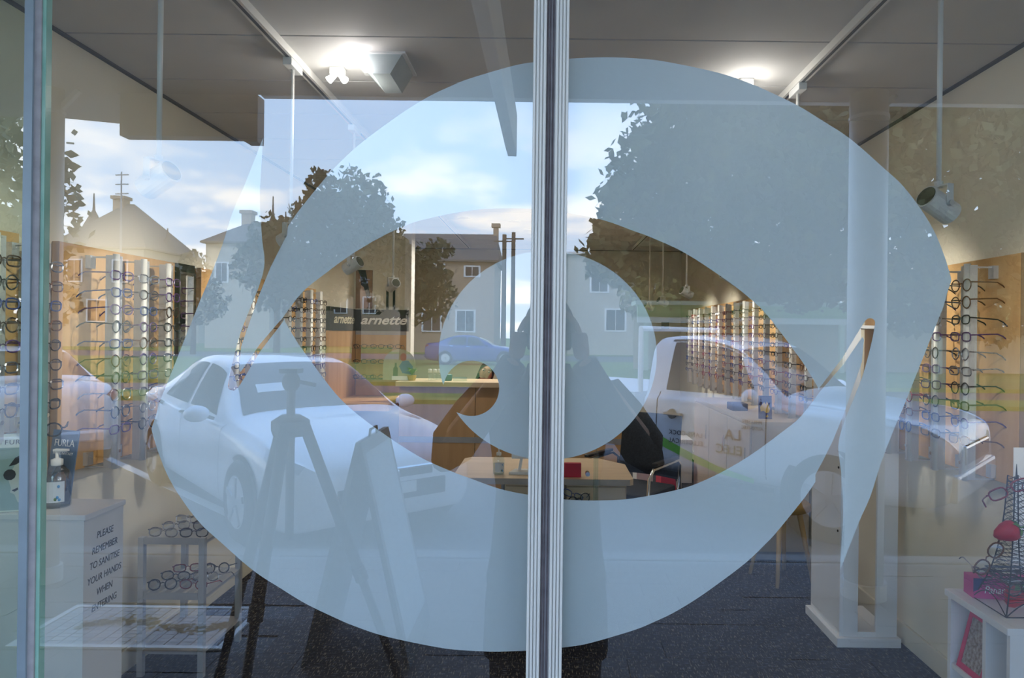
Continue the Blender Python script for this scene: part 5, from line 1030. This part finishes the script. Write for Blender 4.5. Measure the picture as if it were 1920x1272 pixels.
# ------------------------------------------------------------------ trees
M_BARK = mat('bark', (0.10, 0.075, 0.055), 0.9, 0, 0.3, 6, bump=0.3)
LEAFM = {'dark': mat('dark leaves', (0.035, 0.05, 0.014), 0.7, c2=(0.075, 0.085, 0.025), scale=0.9), 'olive': mat('olive leaves', (0.09, 0.10, 0.018), 0.7, c2=(0.17, 0.17, 0.03), scale=0.9), 'fir': mat('fir needles', (0.03, 0.04, 0.02), 0.8, c2=(0.06, 0.07, 0.03), scale=0.9), 'grey': mat('grey green leaves', (0.07, 0.09, 0.05), 0.7, c2=(0.13, 0.15, 0.09), scale=0.9)}
def tree(name, label, base, blobs, leaf, lm, trunk_r, rnd, group=None):
    """blobs: (dx, dy, z, rx, ry, rz, leaves) around the base point"""
    g = random.Random(rnd); t = thing(name, label, 'tree', base, 0, group); top = max(b[2] for b in blobs)
    MB().tube([(0, 0, -0.1), (0.05, 0, top * 0.3), (-0.05, 0.05, top * 0.6), (0, 0, top * 0.95)], [trunk_r, trunk_r * 0.8, trunk_r * 0.6, trunk_r * 0.3], 10).build('trunk', M_BARK, t, smooth=True)
    for b in blobs:
        z0_ = min(top * 0.55, b[2] * 0.7); MB().tube([(0, 0, z0_), (b[0] * 0.5, b[1] * 0.5, (z0_ + b[2]) * 0.52), (b[0], b[1], b[2])], [trunk_r * 0.45, trunk_r * 0.3, trunk_r * 0.1], 7).build('branch', M_BARK, t, smooth=True)
    vs_ = []; fs_ = []
    for dx, dy, z, rx, ry, rz_, n in blobs:
        for _ in range(n):
            while True:
                q = Vector((g.uniform(-1, 1), g.uniform(-1, 1), g.uniform(-1, 1)))
                if 0.15 < q.length < 1 and g.random() < 0.25 + q.length: break
            k_ = 1 + 0.13 * math.sin(7 * q.x + 3 * dx) * math.sin(6 * q.z + dy) + 0.08 * math.sin(15 * q.y + 11 * q.z)
            c_ = Vector((dx + q.x * rx * k_, dy + q.y * ry * k_, z + q.z * rz_ * k_)); a = Vector((g.gauss(0, 1), g.gauss(0, 1), g.gauss(0, 1))).normalized(); b_ = a.orthogonal().normalized(); b_.rotate(Matrix.Rotation(g.random() * 6.28, 3, a)); e_ = a.cross(b_)
            s_ = leaf * g.uniform(0.6, 1.3); o_ = len(vs_); vs_ += [c_ - b_ * s_ * 0.5, c_ + e_ * s_ * 0.3, c_ + b_ * s_ * 0.5, c_ - e_ * s_ * 0.3]; fs_.append((o_, o_ + 1, o_ + 2, o_ + 3))
    mb = MB(); mb.v = [tuple(q) for q in vs_]; mb.f = fs_; mb.mi = [0] * len(fs_)
    me = bpy.data.meshes.new('foliage'); me.from_pydata(mb.v, [], mb.f); me.materials.append(lm); o = bpy.data.objects.new('foliage', me); col.objects.link(o); o.parent = t; o['kind'] = 'stuff'
    return t
def G(px, D, z=RZ): q = V(px, 625, D); return (q.x, q.y, z)
tree('street_tree', 'huge dark leafy tree mirrored above the right half of eye', G(1350, 24), [(0, 0, 6.6, 4.3, 3.5, 3.2, 5200), (-2.6, 0.5, 5.6, 2.0, 2.4, 1.9, 1500), (-3.6, 0, 4.5, 1.3, 2.0, 1.1, 700), (2.8, 0, 6.2, 3.0, 3.0, 3.4, 2800), (-1.0, 0, 9.0, 2.4, 2.4, 1.6, 1300), (1.5, 0, 9.3, 2.8, 2.6, 1.8, 1500), (4.6, 0.2, 8.4, 2.6, 2.5, 2.6, 1700), (3.6, 0, 4.0, 2.2, 2.2, 1.2, 700), (0.4, 0, 4.0, 2.2, 2.0, 0.9, 380)], 0.42, LEAFM['dark'], 0.42, 1)
tree('street_tree', 'olive green tree mirrored low behind the huge dark tree', G(1330, 42), [(0, 0, 5.2, 4.2, 3, 2.6, 2400), (4.5, 0, 4.6, 3.5, 3, 2.4, 1800), (-3.2, 0, 4.0, 2.4, 2.5, 1.8, 900)], 0.55, LEAFM['olive'], 0.35, 2)
tree('street_tree', 'rounded grey green tree mirrored left of the brick house', G(668, 35), [(0, 0, 8.0, 1.7, 1.6, 2.0, 1500), (-1.5, 0, 7.2, 1.3, 1.4, 1.6, 800), (0.9, 0, 6.6, 1.5, 1.4, 1.6, 900), (-0.3, 0, 5.4, 2.6, 2, 1.6, 1300)], 0.36, LEAFM['grey'], 0.25, 3)
tree('street_tree', 'dark tree mirrored in front of the brick house', G(755, 38), [(0, 0, 4.8, 2.2, 2, 2.2, 1700), (1.4, 0, 4.0, 1.6, 1.6, 1.9, 900), (-0.8, 0, 6.2, 1.3, 1.2, 1.1, 500), (2.1, 0, 6.3, 0.8, 0.8, 0.6, 160)], 0.36, LEAFM['dark'], 0.22, 4)
tree('street_tree', 'tall ragged fir mirrored left of the rounded tree', G(590, 32), [(0.2, 0, 8.2, 0.7, 0.7, 1.1, 380), (-0.3, 0, 7.0, 1.0, 0.9, 1.0, 420), (0.1, 0, 5.6, 1.6, 1.3, 1.4, 800), (0.3, 0, 4.0, 1.9, 1.6, 1.3, 800)], 0.34, LEAFM['fir'], 0.2, 5)
tree('street_tree', 'sparse bushy tree mirrored beside the eye\'s left lash', G(518, 32), [(0, 0, 6.0, 1.3, 1.2, 1.1, 520), (-0.6, 0, 4.8, 1.5, 1.3, 1.3, 800), (0.4, 0, 3.6, 1.7, 1.4, 1.3, 700)], 0.34, LEAFM['fir'], 0.18, 6)
tree('street_tree', 'small dark shrub tree mirrored between the chimneyed houses', G(362, 46), [(0, 0, 5.4, 1.2, 1.2, 1.6, 420), (0.4, 0, 3.6, 1.9, 1.5, 1.6, 700)], 0.4, LEAFM['fir'], 0.18, 7)
tree('street_tree', 'tiny spiky conifer mirrored above the left spectacle rack', G(331, 46), [(0, 0, 4.2, 0.7, 0.7, 1.5, 260), (0, 0, 2.6, 1.1, 1.0, 1.1, 320)], 0.4, LEAFM['fir'], 0.12, 8)
tree('street_tree', 'leafy street tree mirrored at the far left edge', G(20, 10), [(-0.1, 0, 3.6, 0.95, 0.9, 1.5, 1900), (-1.0, 0, 3.2, 1.2, 1.0, 1.4, 1300), (0.0, 0, 2.2, 0.85, 0.7, 0.9, 900)], 0.17, LEAFM['grey'], 0.10, 9)
tree('street_tree', 'second huge dark tree mirrored behind the right spotlight', G(1800, 22), [(0, 0, 6.4, 4.0, 3.0, 3.6, 5200), (-2.6, 0, 7.4, 2.4, 2.2, 3.0, 1900), (2.8, 0, 6.4, 2.6, 2.4, 3.6, 1900), (0, 0, 3.2, 4.2, 2.6, 1.6, 2200), (0.5, 0, 9.6, 3.4, 2.6, 2.0, 1900)], 0.42, LEAFM['dark'], 0.42, 10)
# ------------------------------------------------------------------ houses across the street
M_ROOF = mat('grey brown roof', (0.16, 0.14, 0.12), 0.8, 0, 0.15, 2); M_BRICK = mat('tan brickwork', (0.42, 0.31, 0.21), 0.85, 0, 0.15, 5); M_REND = mat('buff render', (0.44, 0.40, 0.32), 0.85, 0, 0.08, 2); M_HWIN = mat('house window', (0.03, 0.035, 0.045), 0.15)
def house(label, x0, x1, D, eave, ridge, depth, wallm, roofm, chim, wins, hip=2.5, spires=(), name='house'):
    t = thing(name, label, 'house', ((x0 + x1) / 2, MY(D), RZ)); w = (x1 - x0) / 2; e = eave - RZ; r_ = ridge - RZ
    MB().box(-w, w, -depth, 0, 0, e).build('walls', wallm, t)
    o_ = 0.35; rx = w - hip
    MB().add([(-w - o_, o_, e), (w + o_, o_, e), (w + o_, -depth - o_, e), (-w - o_, -depth - o_, e), (-rx, -depth / 2, r_), (rx, -depth / 2, r_), (-w - o_, o_, e - 0.15), (w + o_, o_, e - 0.15), (w + o_, -depth - o_, e - 0.15), (-w - o_, -depth - o_, e - 0.15)],
             [(0, 1, 5, 4), (1, 2, 5), (2, 3, 4, 5), (3, 0, 4), (6, 9, 8, 7), (0, 6, 7, 1), (1, 7, 8, 2), (2, 8, 9, 3), (3, 9, 6, 0)]).build('roof', roofm, t)
    for cx, z0_, z1_, s_ in chim:
        ch = MB().box(cx - s_, cx + s_, -depth / 2 - s_, -depth / 2 + s_, z0_ - RZ, z1_ - RZ - 0.3).build('chimney', M_BRICK, t); MB().box(cx - s_ - 0.15, cx + s_ + 0.15, -depth / 2 - s_ - 0.15, -depth / 2 + s_ + 0.15, z1_ - RZ - 0.3, z1_ - RZ).build('chimney_cap', M_BRICK, ch)
    for cx, cz, ww, hh in wins:
        f = MB().box(cx - ww / 2 - 0.12, cx + ww / 2 + 0.12, 0, 0.08, cz - hh / 2 - 0.12 - RZ, cz + hh / 2 + 0.12 - RZ).build('window', M_WHITEP, t)
        for s in (-1, 1): MB().box(cx + (0 if s > 0 else -ww / 2) + 0.03, cx + (ww / 2 if s > 0 else 0) - 0.03, 0.08, 0.10, cz - hh / 2 - RZ, cz + hh / 2 - RZ).build('pane', M_HWIN, f)
    for cx, z0_, z1_ in spires: MB().lathe([(0.9, z0_ - RZ), (0.12, z0_ + 1.6 - RZ), (0.05, z1_ - RZ)], (cx, -depth / 2, 0), 8).build('spire', roofm, t)
    return t
K = lambda px, D: (px - VPX) / FPX * D
house('hipped house with one broad chimney mirrored at far left', K(95, 60), K(268, 60), 60, 8.6, 13.2, 9, M_REND, M_ROOF, [(-0.8, 10.5, 13.9, 0.5)], [(-2, 6.5, 1.2, 1.8), (2, 6.5, 1.2, 1.8), (0, 3, 1.6, 1.8)], hip=3.6, spires=[(-3.4, 11.0, 14.2), (3.6, 8.6, 11.0)])
house('turreted house with tall chimney mirrored behind the left lash', K(384, 60), K(505, 60), 60, 9.2, 11.6, 8, M_REND, M_ROOF, [(-0.9, 9.8, 12.6, 0.45)], [(-1.4, 6.5, 1.0, 1.6), (1.5, 6.5, 1.0, 1.6)], hip=2.2, spires=[(1.4, 10.6, 14.0), (2.6, 9.9, 12.6)])
h3 = house('two storey tan house mirrored left of the iris', K(735, 55), K(926, 55), 55, 7.3, 9.9, 7, M_BRICK, M_ROOF, [(3.9, 7.4, 10.8, 0.22)], [(2.3, 6.4, 1.1, 0.7), (-0.6, 6.2, 1.2, 1.4), (-0.9, 2.4, 1.4, 1.6), (1.8, 2.4, 1.4, 1.6)], hip=0.15)
house('low flat pale roofed house mirrored right of the mullion', K(1064, 54), K(1300, 54), 54, 7.9, 8.5, 8, M_REND, M_ALUW, [], [(-2.5, 5.6, 1.3, 1.5), (1.2, 5.6, 1.3, 1.5), (-1.2, 2.6, 1.5, 1.6)], hip=0.6)
house('long low house mirrored behind the spectacle rack', K(276, 78), K(372, 78), 78, 6.4, 8.2, 8, M_REND, M_ROOF, [(-2.0, 7.4, 10.6, 0.3)], [(-1.4, 4.5, 1.2, 1.5), (1.6, 4.5, 1.2, 1.5)], hip=1.6)
house('long brown terrace mirrored behind the trees at left', K(486, 72), K(738, 72), 72, 6.3, 8.6, 8, M_BRICK, M_ROOF, [], [(-4.5, 4.2, 1.2, 1.6), (-1.5, 4.2, 1.2, 1.6), (1.5, 4.2, 1.2, 1.6), (4.5, 4.2, 1.2, 1.6)], hip=0.4)
house('long brown terrace mirrored low behind the right trees', K(1310, 66), K(1930, 66), 66, 6.0, 8.4, 8, M_BRICK, M_ROOF, [], [(-9 + 3.6 * k, 4.0, 1.2, 1.6) for k in range(6)], hip=0.4)
for px, y0_, lb in ((946, 440, 'wooden power pole mirrored left of the mullion, shorter one'), (963, 436, 'wooden power pole mirrored close beside the mullion')):
    q = V(px, y0_, 50 if px < 950 else 53); t = thing('power_pole', lb, 'power pole', (q.x, q.y, RZ), group='power poles'); MB().cyl((0, 0, 0), (0, 0, q.z - RZ), 0.20, 0.15, n=10).build('pole', M_BARK, t); MB().bar((-0.8, 0, q.z - RZ - 0.5), (0.8, 0, q.z - RZ - 0.5), 0.1).build('cross_arm', M_BARK, t)
q = V(228, 322, 58); t = thing('flag_pole', 'thin tall mast mirrored between the left houses', 'mast', (q.x, q.y, RZ)); MB().cyl((0, 0, 0), (0, 0, q.z - RZ), 0.12, 0.06, n=8).build('pole', M_GREY, t)
for k in range(3): MB().bar((-0.5, 0, q.z - RZ - 0.3 - 0.8 * k), (0.6, 0, q.z - RZ - 0.25 - 0.8 * k), 0.09).build('antenna_arm', M_GREY, t)
# long low shelter with a green beam
SD = 30.0
t = thing('street_shelter', 'long low shelter with a bolted green beam mirrored at right', 'shelter', (K(1195, SD), MY(SD), RZ)); L_ = K(2150, SD) - K(1195, SD)
M_GRN = mat('shelter green', (0.34, 0.55, 0.24), 0.5); M_PGRN = mat('pale shelter green', (0.62, 0.70, 0.56), 0.5)
MB().box(0, L_, -0.3, 0, 2.42 - RZ, 2.80 - RZ).build('beam', M_GRN, t); MB().box(-0.1, L_, -1.5, 0.15, 2.80 - RZ, 2.98 - RZ).build('roof_edge', M_PGRN, t); MB().box(0, L_, -0.28, -0.02, 2.28 - RZ, 2.42 - RZ).build('lower_beam', mat('deep shelter green', (0.24, 0.42, 0.15), 0.5), t)
MB().box(0, L_, -1.4, -1.3, 0, 2.28 - RZ).build('rear_wall', M_REND, t); MB().box(0, L_, -0.25, -0.05, 2.02 - RZ, 2.28 - RZ).build('white_rail', M_WHITEP, t)
x = 0.5
while x < L_:
    MB().cyl((x, 0, 2.62 - RZ), (x, 0.05, 2.62 - RZ), 0.055, n=8).build('bolt', M_BLACK, t); x += 0.95
for k in range(6): MB().box(0.3 + k * (L_ - 0.8) / 5, 0.5 + k * (L_ - 0.8) / 5, -0.25, -0.05, 0, 2.02 - RZ).build('post', M_PGRN, t)
